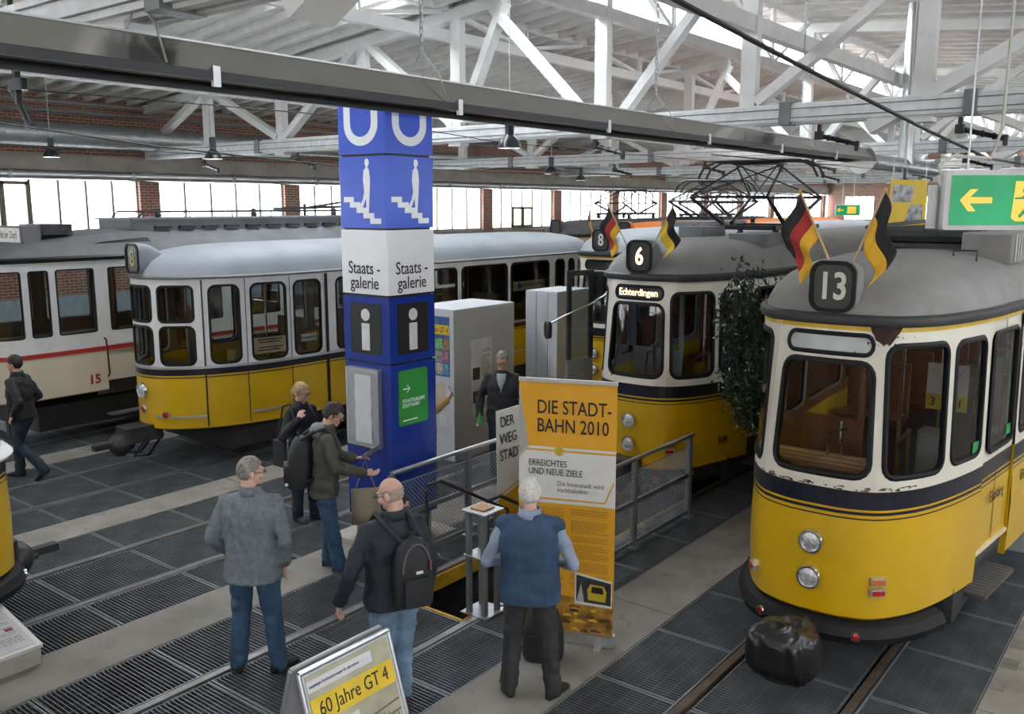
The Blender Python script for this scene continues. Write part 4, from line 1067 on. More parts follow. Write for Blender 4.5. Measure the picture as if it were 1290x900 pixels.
MB().rbox(.0, .35, 1.3, .5, .3, .75, .08).build('controller', DARKSTEEL, tc15)
for y_ in (3.4, 6.9):
    for x in (-.5, .5): MB().lathe([(.34, -.06), (.38, -.05), (.38, 0), (.36, .01), (.36, .05)], 20, (x, y_, .375), 'x').build('wheel', DARKSTEEL, tc15, smooth=True)
for y_ in (2.9, 7.0):
    for x in (-.5, .5): MB().lathe([(.30, -.06), (.33, -.05), (.33, 0), (.31, .01), (.31, .05)], 20, (x, y_, .33), 'x').build('wheel', DARKSTEEL, tt, smooth=True)
b = MB(); b.box(.9, 1.0, .3, .4, .25, .75); b.box(-1.0, -.9, .3, .4, .25, .75); b.box(-1.0, 1.05, .28, .42, .25, .29); b.build('lifeguard', UNDER, tc15)
m = MB(); m.box(.6, 1.02, 7.3 - CY0, 8.2 - CY0, .33, .36); m.box(.6, .62, 7.3 - CY0, 8.2 - CY0, .36, .9); m.build('boarding_step', STEELGREY, tc15)
# ================================================================== things in the hall
PBLUE = M('sign_blue', (.012, .04, .30), .25, var=.05, coat=.4)
PBLUELIT = M('sign_blue_lit', (.018, .055, .36), .3, var=.1, scale=1.5, emit=.4)
PWHITELIT = M('sign_white_lit', (.72, .73, .75), .3, var=.06, scale=1.5, emit=.1)
PICTOWHITE = M('pictogram_white', (.78, .80, .82), .4, var=.02, emit=.12)
INK = M('print_black', (.012, .012, .013), .5)
GREEN = M('sign_green', (.035, .30, .06), .4)
PAPER = M('paper_white', (.66, .67, .68), .7, var=.04)

# ---- blue station column
PX, PYY, PWD = -6.72, 6.56, .70
col = thing('information_column', 'tall blue and white station column with stairs pictogram and Staatsgalerie lettering', 'column', (PX - PWD / 2, PYY + PWD / 2, 0))
hw = PWD / 2
def cbox(z0, z1, mat, name, inset=0.): return MB().rbox(0, 0, (z0 + z1) / 2, PWD - inset, PWD - inset, z1 - z0, .012, 2).build(name, mat, col)
MB().rbox(0, 0, .025, 1.0, 1.0, .05, .02).build('base_plate', CONCRETE2, col)
cbox(.05, .30, STEELGREY, 'plinth', .1)
c0 = cbox(.30, 2.03, PBLUE, 'notice_box'); c1 = cbox(2.05, 2.745, PBLUE, 'info_box'); c2 = cbox(2.77, 3.44, PWHITELIT, 'name_box'); c3 = cbox(3.46, 4.19, PBLUELIT, 'stairs_box'); c4 = cbox(4.215, 4.98, PBLUELIT, 'metro_box')
for z in (2.04, 2.757, 3.45, 4.20): MB().rbox(0, 0, z, PWD - .05, PWD - .05, .03, .01).build('joint', INK, col)
FACES = ((0, -hw - .004, 0.), (hw + .004, 0, PI / 2))      # towards -y and towards +x
def on_face(parent, k, mesh_fn, mat, name, z, off=0.):
    x, y, rz = FACES[k]; o = mesh_fn().build(name, mat, parent, loc=(x + (off if k else 0), y - (0 if k else off), z), rot=(0, 0, rz)); return o
def flat_poly(pts, y=0.): return MB().add([(a, y, b) for a, b in pts] + [(a, y + .003, b) for a, b in pts], [tuple(range(len(pts)))] + [(i, i + len(pts), (i + 1) % len(pts) + len(pts), (i + 1) % len(pts)) for i in range(len(pts))])
for k in (0, 1):
    x, y, rz = FACES[k]
    # i pictogram
    on_face(c1, k, lambda: flat_poly(rrect(-.235, .235, -.27, .27, .03)), INK, 'info_panel', 2.40)
    on_face(c1, k, lambda: flat_poly([(.065 * math.cos(a * PI / 12), .15 + .065 * math.sin(a * PI / 12)) for a in range(24)], -.003), M('info_grey_white', (.72, .73, .73), .5), 'info_dot', 2.40)
    on_face(c1, k, lambda: flat_poly(rrect(-.06, .06, -.23, .06, .004), -.003), M('info_grey_white'), 'info_stem', 2.40)
    # station name
    lettering('Staats -', .185, INK, c2, (x, y, 3.04), (PI / 2, 0, rz), depth=.001, bold=.001, sx=.88)
    lettering('galerie', .185, INK, c2, (x, y, 2.885), (PI / 2, 0, rz), depth=.001, bold=.001, sx=.88)
    # stairs and walking figure
    st = []
    for i in range(5): st += [(-.27 + i * .1, .10 - i * .055 - .19), (-.27 + (i + 1) * .1 + .03, .10 - i * .055 - .19)]
    st2 = [(a, b - .055) for a, b in st[::-1]]
    on_face(c3, k, lambda: flat_poly([(-.28, -.05), (-.13, -.05), (-.13, -.105), (-.03, -.105), (-.03, -.16), (.07, -.16), (.07, -.215), (.17, -.215), (.17, -.27), (.27, -.27), (.27, -.325), (.11, -.325), (.11, -.27), (.01, -.27), (.01, -.215), (-.09, -.215), (-.09, -.16), (-.19, -.16), (-.19, -.105), (-.28, -.105)]), PICTOWHITE, 'stairs_pictogram', 3.83)
    fig = [(.06, -.22), (.095, -.22), (.11, -.05), (.12, .06), (.125, .12), (.115, .2), (.105, .235), (.085, .25), (.11, .275), (.112, .31), (.095, .335), (.065, .335), (.05, .31), (.052, .275), (.065, .25), (.03, .215), (.02, .12), (.035, 0.), (.01, -.08), (-.04, -.15), (-.0, -.17), (.06, -.06)]
    on_face(c3, k, lambda: flat_poly(fig, -.002), PICTOWHITE, 'walker_pictogram', 3.83)
    # U
    pts = [(-.25, .37), (-.25, -.06)] + [(-.25 * math.cos(a * PI / 16), -.06 - .22 * math.sin(a * PI / 16)) for a in range(1, 16)] + [(.25, -.06), (.25, .37), (.155, .37), (.155, -.06)] + [(.155 * math.cos(a * PI / 16), -.06 - .13 * math.sin(a * PI / 16)) for a in range(1, 16)] + [(-.155, -.06), (-.155, .37)]
    on_face(c4, k, lambda: flat_poly(pts), PICTOWHITE, 'metro_letter', 4.575)
# notice case on the left face, green sign on the right face
nc = MB().rbox(0, -.03, 1.55, .50, .06, .86, .01, 2, axis='y').build('notice_case', ALU, c0, loc=(-.03, -hw, 0))
MB().box(-.22, .22, -.062, -.06, 1.15, 1.95).build('case_back', M('case_grey', (.35, .37, .39), .5), nc)
pp = MB(); rows = []
for i in range(13): rows.append([(-.10 + j * .05, -.068 - .006 * math.sin(i * 1.7 + j), 1.17 + i * .062) for j in range(6)])
pp.grid(rows); pp.build('long_paper', PAPER, nc, smooth=True)
gs = MB().rbox(.0, 0, 1.66, .44, .012, .60, .03, 3, axis='y').build('green_sign', GREEN, c0, loc=(hw + .006, -.02, 0), rot=(0, 0, PI / 2))
lettering('STAATSGALERIE\nSTUTTGART', .055, PICTOWHITE, gs, (-.17, -.008, 1.60), (PI / 2, 0, 0), depth=.001, align='LEFT', sx=.86)
a_ = MB(); a_.beam((-.16, -.008, 1.76), (-.06, -.008, 1.76), .003, .012, up=(0, 0, 1)); a_.beam((-.10, -.008, 1.80), (-.06, -.008, 1.76), .003, .012, up=(0, 1, 0)); a_.beam((-.10, -.008, 1.72), (-.06, -.008, 1.76), .003, .012, up=(0, 1, 0)); a_.build('arrow', PICTOWHITE, gs)
l_ = MB(); lines_block(l_, -.17, .12, 1.40, 1.43, 1, -.008, random.Random(1)); l_.build('small_print', PICTOWHITE, gs)
# ---- grey display cabinets
GREYBOX = M('cabinet_grey', (.44, .44, .44), .6, var=.04); GREYTOP = M('cabinet_light', (.55, .57, .60), .55, var=.04)
def cabinet(lab, x0, x1, y0, y1, h):
    c = thing('display_cabinet', lab, 'cabinet', ((x0 + x1) / 2, (y0 + y1) / 2, 0)); w, d = x1 - x0, y1 - y0
    MB().rbox(0, 0, h / 2, w, d, h, .01, 2).build('carcass', GREYBOX, c)
    MB().rbox(0, 0, h + .008, w + .004, d + .004, .016, .01, 2).build('top_panel', GREYTOP, c)
    MB().box(-w / 2, w / 2, -d / 2 - .012, -d / 2, .02, h).build('front_panel', GREYTOP, c)
    return c, w, d
cb, w, d = cabinet('grey display cabinet with posters behind the man in the dark jacket', -9.35, -8.48, 9.55, 10.95, 2.21)
rg = random.Random(5)
ps = MB().box(-.01, .36, -d / 2 - .02, -d / 2 - .014, 1.25, 2.12).build('poster', M('poster_blue', (.06, .13, .3), .6, var=.5, scale=9), cb)
MB().box(-.01, .36, -d / 2 - .024, -d / 2 - .02, 1.86, 2.0).build('poster_banner', M('poster_yellow', (.75, .52, .03), .5), ps)
lettering('60 Jahren GT 4', .11, INK, ps, (.10, -d / 2 - .026, 1.925), depth=.001, sx=.7)
for i in range(9): MB().box(.0 + .12 * (i % 3), .11 + .12 * (i % 3), -d / 2 - .023, -d / 2 - .02, 1.28 + .18 * (i // 3), 1.44 + .18 * (i // 3)).build('poster_photo', M('photo_%d' % i, (rg.uniform(.1, .5), rg.uniform(.15, .5), rg.uniform(.1, .4)), .6, var=.6, scale=18), ps)
MB().box(-.0, .27, -d / 2 - .02, -d / 2 - .014, .75, 1.14).build('info_sheet', M('sheet_buff', (.55, .48, .38), .7), cb)
MB().box(.15, .30, -d / 2 - .02, -d / 2 - .014, .52, .68).build('info_sheet', PAPER, cb)
sh = MB().box(w / 2 + .002, w / 2 + .006, -.34, .14, .62, 1.75).build('info_sheet', M('sheet_grey', (.62, .61, .59), .7), cb)
lb = MB(); lines_block(lb, -.0, .2, .7, 1.6, 30, 0, rg)
lb.xf(Matrix.Translation((w / 2 + .008, -.10, 0)) @ Matrix.Rotation(PI / 2, 4, 'Z')); lb.build('print', M('print_grey', (.2, .2, .2), .7), sh)
for z in (1.15, .8): MB().box(w / 2 + .006, w / 2 + .009, -.30, -.14, z, z + .18).build('photo', M('photo_dark', (.05, .045, .04), .6, var=.6, scale=20), sh)
cb2, w2, d2 = cabinet('narrow grey display cabinet beside the front of tram 6', -8.55, -7.95, 11.35, 12.25, 2.36)
for x in (-.1, .12): MB().box(x, x + .008, -d2 / 2 - .015, -d2 / 2 - .011, .02, 2.36).build('panel_joint', STEELGREY, cb2)

# ---- yellow roll-up banner
ORN = M('banner_orange', (.72, .36, .02), .55, var=.03); OFFW = M('banner_white', (.70, .69, .66), .55, var=.03)
b0, b1 = Vector((-4.50, 5.88, 0)), Vector((-3.73, 6.18, 0)); bw = (b1 - b0).length
ban = thing('rollup_banner', 'orange roll-up banner reading Die Stadtbahn 2010 in front of the man in the vest', 'banner', (b0 + b1) / 2, math.atan2((b1 - b0).y, (b1 - b0).x))
hwb = bw / 2; BH = 2.26
MB().rbox(0, 0, .05, bw + .03, .10, .09, .03, 3).build('cassette', ALU, ban)
for s in (-.3, .3): MB().box(s - .03, s + .03, -.16, .16, 0, .02).build('foot', ALU, ban)
MB().tube([(0, .03, .08), (0, .03, BH)], .012, 6).build('support_pole', ALU, ban)
MB().rbox(0, 0, BH + .01, bw + .01, .03, .03, .01).build('top_rail', ALU, ban)
sh = MB().box(-hwb, hwb, -.002, .002, .09, BH).build('banner_sheet', ORN, ban)
def pl(pts, mat, nm, y=-.004, par=sh): return MB().add([(a * bw - hwb, y, b * BH) for a, b in pts], [tuple(range(len(pts)))]).build(nm, mat, par)
pl([(0, .54), (1, .54), (1, .755), (.10, .755), (.0, .985)], OFFW, 'white_field')
pl([(.0, .70), (.10, .755), (.0, .985)], OFFW, 'white_field')
pl([(.07, .738), (1, .738), (1, .745), (.07, .745)], ORN, 'orange_line', -.006)
pl([(0, .553), (.90, .553), (.985, .63), (.985, .645), (.89, .559), (0, .559)], ORN, 'orange_line', -.006)
for cx, cz, r_, m1 in ((.42, .742, .042, M('dot_green', (.35, .42, .03), .5)), (.08, .556, .034, OFFW)):
    pl([(cx + r_ * 1.15 * math.cos(i * PI / 10), cz + r_ * .45 * math.sin(i * PI / 10)) for i in range(20)], ORN, 'station_ring', -.008); pl([(cx + r_ * .72 * math.cos(i * PI / 10), cz + r_ * .28 * math.sin(i * PI / 10)) for i in range(20)], m1, 'station_dot', -.010)
lettering('6', .035, INK, sh, (.08 * bw - hwb, -.012, .556 * BH), depth=.001)
lettering('DIE STADT-\nBAHN 2010', .165, INK, sh, (-.26, -.006, .868 * BH), depth=.001, align='LEFT', sx=.74, bold=.001)
lettering('ERREICHTES\nUND NEUE ZIELE', .078, INK, sh, (-.33, -.008, .675 * BH), depth=.001, align='LEFT', sx=.78)
lettering('Die Innenstadt wird\nstadtbahnfein', .058, M('print_grey'), sh, (-.08, -.008, .605 * BH), depth=.001, align='LEFT', sx=.85)
tx = MB(); rg = random.Random(9)
for x0, x1 in ((-.33, -.02), (.04, .36)):
    for z0, z1 in ((.49, .525), (.43, .48), (.33, .42), (.28, .32), (.22, .27)): lines_block(tx, x0, x1, z0 * BH, z1 * BH, max(3, int((z1 - z0) * BH / .017)), -.005, rg)
tx.build('small_print', M('print_brown', (.40, .19, .02), .6), sh)['kind'] = 'stuff'
im = pl([(.0, .02), (1, .02), (1, .18), (0, .18)], M('tunnel_photo_orange', (.34, .17, .02), .6, var=.9, scale=7), 'lower_photo', -.005)
for i in range(22):
    x = rg.uniform(.02, .9); z = rg.uniform(.035, .15); pl([(x, z), (x + rg.uniform(.03, .14), z), (x + rg.uniform(.03, .12), z + .012), (x, z + .01)], M('photo_orange_hi', (.66, .38, .04), .6) if i % 2 else M('photo_brown', (.06, .04, .02), .6), 'photo_detail', -.007, im)
pf = pl([(.60, .155), (.985, .15), (.985, .255), (.60, .28)], OFFW, 'photo_border', -.008)
ph = pl([(.615, .165), (.975, .16), (.975, .248), (.615, .27)], M('photo_night', (.03, .03, .032), .6, var=.6, scale=9), 'tram_photo', -.010)
pl([(.74, .175), (.92, .172), (.93, .215), (.90, .235), (.76, .238), (.73, .215)], M('photo_yellow', (.5, .36, .02), .5), 'photo_tram', -.012, pf)
pl([(.77, .205), (.90, .203), (.89, .228), (.78, .23)], INK, 'photo_windscreen', -.013, pf)
pl([(.62, .166), (.70, .165), (.665, .24)], M('photo_concrete', (.4, .39, .37), .6), 'photo_platform', -.012, pf)

# ---- white panel "DER WEG" leaning in the railing (faces the pit)
pw = thing('leaning_sign', 'white and orange sign reading Der Weg leaning behind the pit railing', 'sign', (-6.10, 7.62, 0), PI / 2)
shw = MB().add([(-.02, 0, .02), (.78, 0, .02), (.86, .10, 1.42), (.06, .10, 1.42), (-.02, .012, .02), (.78, .012, .02), (.86, .112, 1.42), (.06, .112, 1.42)], [(0, 1, 2, 3), (7, 6, 5, 4), (0, 4, 5, 1), (1, 5, 6, 2), (2, 6, 7, 3), (3, 7, 4, 0)]).build('sign_panel', OFFW, pw)
def lean(x, z): return (x + .055 * z, .068 * z - .006, z)
MB().add([lean(-.02, .03), lean(.78, .03), lean(.78, .62), lean(-.02, .42)], [(0, 1, 2, 3)]).build('orange_field', ORN, shw)
MB().add([lean(-.02, .45), lean(.78, .65), lean(.78, .67), lean(-.02, .47)], [(0, 1, 2, 3)]).build('orange_line', ORN, shw)
for i, s in enumerate(('DER', 'WEG', 'STADT')): lettering(s, .17, INK, shw, lean(.03 - .01 * i, 1.28 - .19 * i)[:1] + (lean(0, 1.28 - .19 * i)[1] - .006, 1.28 - .19 * i), (PI / 2 - .068, 0, 0), depth=.001, align='LEFT', sx=.8)

# ---- railings around the inspection pit
RAILM = M('railing_grey', (.22, .235, .25), .45, .4, var=.1); MESHM = M('mesh_wire', (.30, .31, .32), .45, .5)
def railing(lab, pts, posts, h=1.0, toe=.06):
    r = thing('railing', lab, 'railing', (0, 0, 0))
    a, b = Vector(pts[0]), Vector(pts[1]); d = (b - a); L = d.length; d.normalize()
    MB().tube([a + Vector((0, 0, h)), b + Vector((0, 0, h))], .024, 10).build('handrail', ALU, r, smooth=True)
    MB().beam(a + Vector((0, 0, .52)), b + Vector((0, 0, .52)), .03, .05).build('mid_rail', RAILM, r)
    MB().beam(a + Vector((0, 0, toe)), b + Vector((0, 0, toe)), .02, .04).build('toe_rail', RAILM, r)
    for t in posts:
        p = a + d * (L * t); MB().box(p.x - .028, p.x + .028, p.y - .028, p.y + .028, 0, h - .02).build('post', RAILM, r); MB().box(p.x - .07, p.x + .07, p.y - .07, p.y + .07, .0, .012).build('foot_plate', GALV, r)
    for z0, z1 in ((toe, .50), (.54, .86)):
        m = MB(); hgt = z1 - z0; st = .05; k = int((L + hgt) / st)
        for i in range(k):
            for sg in (1, -1):
                u0, u1 = i * st - hgt, i * st
                lo, hi = max(u0, 0), min(u1, L)
                if hi - lo < .01: continue
                za, zb2 = z0 + (lo - u0), z0 + (hi - u0)
                if sg < 0: za, zb2 = z1 - (lo - u0), z1 - (hi - u0)
                m.beam(a + d * lo + Vector((0, 0, za)), a + d * hi + Vector((0, 0, zb2)), .0035, .0035)
        o = m.build('wire_mesh', MESHM, r)
    MB().tube([a + Vector((0, 0, .87)), b + Vector((0, 0, .87))], .007, 6).build('mesh_border', RAILM, r)
    return r
railing('grey pit railing with wire mesh running beside the blue column', ((-6.42, 6.25, 0), (-6.42, 9.15, 0)), (.0, .41, .97))
railing('grey pit railing with wire mesh at the right of the orange banner', ((-4.74, 6.35, 0), (-4.74, 9.62, 0)), (.0, .58, .97))
gf = thing('gate_post_frame', 'grey steel gate post frame with white top plate at the pit corner', 'gate post', (-5.02, 6.02, 0))
for x, y in ((-.10, -.08), (.08, -.08), (-.10, .10), (.08, .10)): MB().box(x - .022, x + .022, y - .022, y + .022, .012, .97).build('post', RAILM, gf)
MB().box(-.15, .13, -.13, .15, .97, .985).build('top_plate', GALV, gf); MB().box(-.14, .12, -.12, .14, .55, .562).build('shelf_plate', GALV, gf); MB().box(-.16, .14, -.14, .16, 0, .012).build('base_plate', GALV, gf)
MB().box(-.1, .06, -.06, .1, .986, 1.0).build('paper_slot', WOODLIGHT, gf)
st = thing('pit_stair_rail', 'dark slanted handrail leading down into the inspection pit', 'handrail', (0, 0, 0))
for x in (-5.98, -5.2): MB().tube([(x, 6.3, .95), (x, 6.5, .95), (x, 7.6, .35), (x, 7.6, -.55)], .018, 8).build('handrail', DARKSTEEL, st)
for y, z in ((6.3, 0), (7.6, -.1)):
    for x in (-5.98, -5.2): MB().tube([(x, y, -.6), (x, y, .9 if y < 7 else .36)], .016, 6).build('upright', DARKSTEEL, st)

# ---- A-frame board bottom edge
af = thing('sidewalk_board', 'aluminium A-frame board reading 60 Jahre GT 4 at the bottom edge', 'sign', (-4.03, 3.46, 0), PI / 2)
AW, AH = .36, .99
for sgn, nm in ((-1, 'front_panel'), (1, 'rear_panel')):
    o = bpy.data.objects.new(nm, None); COL.objects.link(o); o.parent = af; o.location = (0, sgn * .035, AH); o.rotation_euler = (sgn * R(17), 0, 0)
    f = MB(); f.tube([(-AW, 0, 0), (AW, 0, 0)], .018, 8); f.tube([(-AW, 0, -AH), (AW, 0, -AH)], .016, 8); f.tube([(-AW, 0, 0), (-AW, 0, -AH)], .016, 8); f.tube([(AW, 0, 0), (AW, 0, -AH)], .016, 8); f.build('frame', ALU, o, smooth=True)
    MB().box(-AW, AW, -.004, .004, -AH, 0).build('back_sheet', GREYTOP, o)
    if sgn < 0:
        MB().box(-AW + .03, AW - .03, -.008, -.004, -AH + .03, -.03).build('poster', M('poster_sepia', (.42, .39, .28), .6, var=.25, scale=4), o)
        MB().box(-AW + .03, AW - .03, -.010, -.008, -.32, -.17).build('yellow_strip', M('poster_yellow'), o)
        lettering('60 Jahre GT 4', .125, INK, o, (0, -.012, -.245), depth=.001, sx=.78)
        for z0, z1, x1, s_ in ((-.13, -.06, .18, 'ausgelegte Straßenbahnwagen für Jahrzehnte'), (-.44, -.36, .0, 'großes Festwochenende\nund Sonderausstellung'), (-.58, -.51, -.08, '18. Oktober 2019')):
            MB().box(-AW + .03, x1, -.010, -.008, z0, z1).build('text_strip', PAPER, o)
            lettering(s_, .027, INK, o, (-AW + .045, -.012, (z0 + z1) / 2), depth=.0005, align='LEFT', sx=.8)
        dk = M('poster_dark', (.14, .13, .10), .7); g = MB()
        for i in range(9): g.add([(-.02 + i * .04, -.0095, -.90), (-.01 + i * .04, -.0095, -.90), (.0 + i * .037, -.0095, -.40 - .012 * i), (-.008 + i * .037, -.0095, -.40 - .012 * i)], [(0, 1, 2, 3)])
        for i in range(7): z = -.43 - i * .065; g.add([(-.08, -.0095, z - .03), (.32, -.0095, z), (.32, -.0095, z + .012), (-.08, -.0095, z - .018)], [(0, 1, 2, 3)])
        for i in range(5): g.add([(-.3 + i * .09, -.0095, -.95), (-.25 + i * .09, -.0095, -.95), (-.25 + i * .09, -.0095, -.88), (-.3 + i * .09, -.0095, -.88)], [(0, 1, 2, 3)])
        g.build('poster_drawing', dk, o)
# ---- low slanted text board at the left edge
lp = thing('text_plinth', 'low slanted board with printed text at the lower left edge', 'sign', (-7.68, 2.52, 0))
MB().add([(-.42, -.08, 0), (.42, -.08, 0), (.42, .55, 0), (-.42, .55, 0), (-.42, -.08, .30), (.42, -.08, .14), (.42, .55, .14), (-.42, .55, .30)], [(3, 2, 1, 0), (4, 5, 6, 7), (0, 1, 5, 4), (1, 2, 6, 5), (2, 3, 7, 6), (3, 0, 4, 7)]).build('plinth', M('plinth_grey', (.36, .34, .3), .7), lp)
rt = (0, math.atan2(.16, .84), 0)
fr = MB().box(-.435, .435, -.33, .33, 0, .03).build('board_frame', M('board_white_frame', (.66, .66, .64), .5), lp, loc=(0, .235, .222), rot=rt)
MB().box(-.40, .40, -.29, .29, .03, .034).build('board_sheet', M('board_sheet', (.52, .50, .53), .6), fr)
tx = MB(); rg = random.Random(4); lines_block(tx, -.25, .25, -.34, .34, 26, 0, rg, .35)
tx.xf(Matrix.Translation((0, 0, .036)) @ Matrix.Rotation(PI / 2, 4, 'Z') @ Matrix.Rotation(-PI / 2, 4, 'X')); tx.build('print', M('print_grey'), fr)
MB().box(.08, .12, .18, .24, .036, .038).build('red_mark', M('mark_red', (.25, .05, .08), .6), fr)
# bag carried behind the vest man, standing on the floor
bg_ = thing('floor_bag', 'black bag standing on the floor between the vest man\'s feet and banner', 'bag', (-4.08, 5.66, 0), R(25))
m = MB(); rows = []
for z, a, b in ((0, .15, .10), (.04, .17, .12), (.25, .165, .115), (.42, .12, .08), (.48, .05, .03)): rows.append([(a * math.copysign(abs(math.cos(t * PI / 10)) ** .6, math.cos(t * PI / 10)), b * math.copysign(abs(math.sin(t * PI / 10)) ** .6, math.sin(t * PI / 10)), z) for t in range(20)])
m.grid(rows, closed=True); m.f.append(tuple(range(19, -1, -1))); m.f.append(tuple(range(80, 100)))
BAGM = M('bag_black', (.015, .016, .02), .6, var=.3, bump=.2); m.build('bag_body', BAGM, bg_, smooth=True)
MB().tube([(-.08, 0, .44), (-.06, 0, .6), (.06, 0, .6), (.08, 0, .44)], .01, 6).build('handle', BAGM, bg_); MB().box(-.1, .1, -.125, -.112, .06, .24).build('front_pocket', BAGM, bg_); MB().lathe([(.02, 0), (.02, .004)], 12).build('badge', ALU, bg_, loc=(.03, -.127, .16), rot=(PI / 2, 0, 0))

# ---- exit sign, hung on two tubes
ex = thing('exit_sign', 'green lit exit sign with yellow arrow hanging at the upper right', 'sign', C_EX if False else (-.79, 4.74, 3.72), R(36))
MB().rbox(0.03, 0, 0, .68, .08, .27, .012, 3, axis='y').build('housing', M('housing_grey', (.55, .55, .54), .5), ex)
MB().box(-.285, .345, -.043, -.040, -.112, .112).build('green_face', M('exit_green', (.0, .22, .075), .4, var=.25, scale=3, emit=.55), ex)
EXY = M('exit_yellow', (.75, .50, .06), .4, var=.02, emit=.4)
MB().add([(a, -.046, b) for a, b in ((-.245, .0), (-.20, .05), (-.165, .05), (-.20, .014), (-.10, .014), (-.10, -.014), (-.20, -.014), (-.17, -.05), (-.205, -.05))], [tuple(range(9))]).build('arrow', EXY, ex)
MB().add([(a, -.046, b) for a, b in ((.0, .085), (.14, .085), (.14, -.095), (.01, -.095), (-.01, -.08))], [tuple(range(5))]).build('door_pictogram', EXY, ex)
XG = M('exit_green_flat', (.0, .2, .07), .5, emit=.4); rn = MB()
rn.add([(.05 + .017 * math.cos(i * PI / 8), -.049, .045 + .017 * math.sin(i * PI / 8)) for i in range(16)], [tuple(range(16))])
for p, q, w in (((-.045, .008), (-.01, .01), .008), ((-.01, .01), (.015, .03), .012), ((.015, .03), (.035, -.02), .03), ((.03, -.015), (-.02, -.075), .013), ((.035, -.02), (.07, -.08), .014), ((.02, .022), (.07, .005), .011)): rn.beam((p[0] + .045, -.049, p[1]), (q[0] + .045, -.049, q[1]), .002, w, up=(0, 0, 1) if abs(q[0] - p[0]) > abs(q[1] - p[1]) else (1, 0, 0))
rn.build('running_figure', XG, ex)
for x in (-.2, .24): MB().tube([(x, 0, .13), (x, 0, 4.0)], .005, 6).build('hanger_wire', GALV, ex)
MB().tube([(-.30, 0, .05), (-.33, .0, .16), (-.27, .0, .2), (-.1, 0, .19), (-.06, 0, .32), (-.05, 0, 1.5)], .008, 6).build('cable', M('cable_beige'), ex)
MB().rbox(-.335, .035, -.03, .035, .05, .2, .012).build('ballast_box', M('housing_grey'), ex)
e2 = thing('exit_sign', 'tiny distant green exit sign above the tram roofs', 'sign', (-11.3, 35.2, 3.50), R(30))
MB().rbox(0, 0, 0, .9, .1, .42, .02, 2, axis='y').build('housing', M('housing_grey'), e2); MB().box(-.42, .42, -.056, -.05, -.18, .18).build('green_face', M('exit_green'), e2)
MB().add([(a * 1.6, -.06, b * 1.6) for a, b in ((-.245, .0), (-.20, .05), (-.165, .05), (-.20, .014), (-.10, .014), (-.10, -.014), (-.20, -.014), (-.17, -.05), (-.205, -.05))], [tuple(range(9))]).build('arrow', EXY, e2); MB().box(-.02, .3, -.06, -.056, -.13, .13).build('door_pictogram', EXY, e2)
for x in (-.2, .2): MB().tube([(x, 0, .2), (x, 0, 1.48)], .01, 6).build('hanger_tube', ALU, e2)
# ---- yellow hanging poster
hp = thing('hanging_poster', 'yellow hanging poster with two tram photos above tram 13', 'poster', (-3.9, 15.0, 3.72), R(48))
MB().box(-.31, .31, -.006, .006, -.34, .36).build('poster_sheet', M('poster_yellow2', (.72, .50, .04), .6, var=.03), hp)
for pts in (((-.29, .02), (.05, .02), (.10, .26), (-.27, .3)), ((-.05, -.30), (.26, -.24), (.25, -.02), (.03, -.02))): MB().add([(a, -.009, b) for a, b in pts], [(0, 1, 2, 3)]).build('tram_photo', M('photo_grey', (.35, .35, .34), .6, var=.8, scale=9), hp)
MB().beam((-.02, -.009, -.02), (.31, -.009, .34), .003, .012, up=(0, 1, 0)).build('white_line', WHITE, hp)
for x in (-.28, .28): MB().tube([(x, 0, .36), (x, 0, 1.25)], .004, 5).build('cord', ALU, hp)

# ---- suspended sheet-metal heater trough
tr = thing('radiant_heater', 'long sheet metal heater trough hung on chains across the upper picture', 'heater', (-6.0, 0, 0))
HS = M('heater_sheet', (.50, .49, .46), .2, .9, var=.06, scale=2, bump=.12, bscale=3); HD = M('heater_shaded_edge', (.045, .048, .052), .5, .3)  # shade on the lower skirt is put into the dark lip colour
ya, yb = -1.0, 19.3
prof = [(-.30, 4.62), (-.13, 4.83), (.13, 4.83), (.30, 4.62)]
m = MB(); m.grid([[(x, ya + (yb - ya) * i / 12, z) for x, z in prof] for i in range(13)], flip=True); sh = m.build('reflector', HS, tr)
sh.modifiers.new('t', 'SOLIDIFY').thickness = .006
for s in (-1, 1): MB().box(s * .30 - .012, s * .30 + .012, ya, yb, 4.56, 4.625).build('lower_lip', HD, tr)
MB().box(-.145, .145, ya, yb, 4.832, 4.845).build('top_cap', ALU, tr)
MB().tube([(0, ya, 4.70), (0, yb, 4.70)], .07, 12).build('radiant_tube', M('radiant_tube', (.12, .11, .1), .6, .5), tr)
for i in range(7): MB().box(.29, .318, 1.3 + i * 2.6, 1.36 + i * 2.6, 4.52, 4.66).build('clip', ALU, tr)
MB().lathe([(.30, 0), (.24, .25), (.17, .6)], 16, (0, yb, 4.62), 'y').build('end_cone', HS, tr, smooth=True)
MB().tube([(0, yb + .55, 4.6), (0, yb + 6.0, 4.56)], .16, 16).build('exhaust_pipe', SPIRAL, tr, smooth=True)
for i in range(26): MB().tube([(0, yb + .7 + i * .2, 4.6), (0, yb + .72 + i * .2, 4.6)], .166, 16).build('pipe_seam', SPIRAL, tr)
MB().tube([(0, 22.6, 4.6), (0, 22.6, 8.2)], .17, 16).build('flue_pipe', SHEET, tr, smooth=True)
lk = MB(); ring = [(.018 * math.cos(a * PI / 4), 0, .040 * math.sin(a * PI / 4)) for a in range(8)]; lk.tube(ring, .007, 5, closed=True); lkm = lk.mesh('chain_link', GALV)
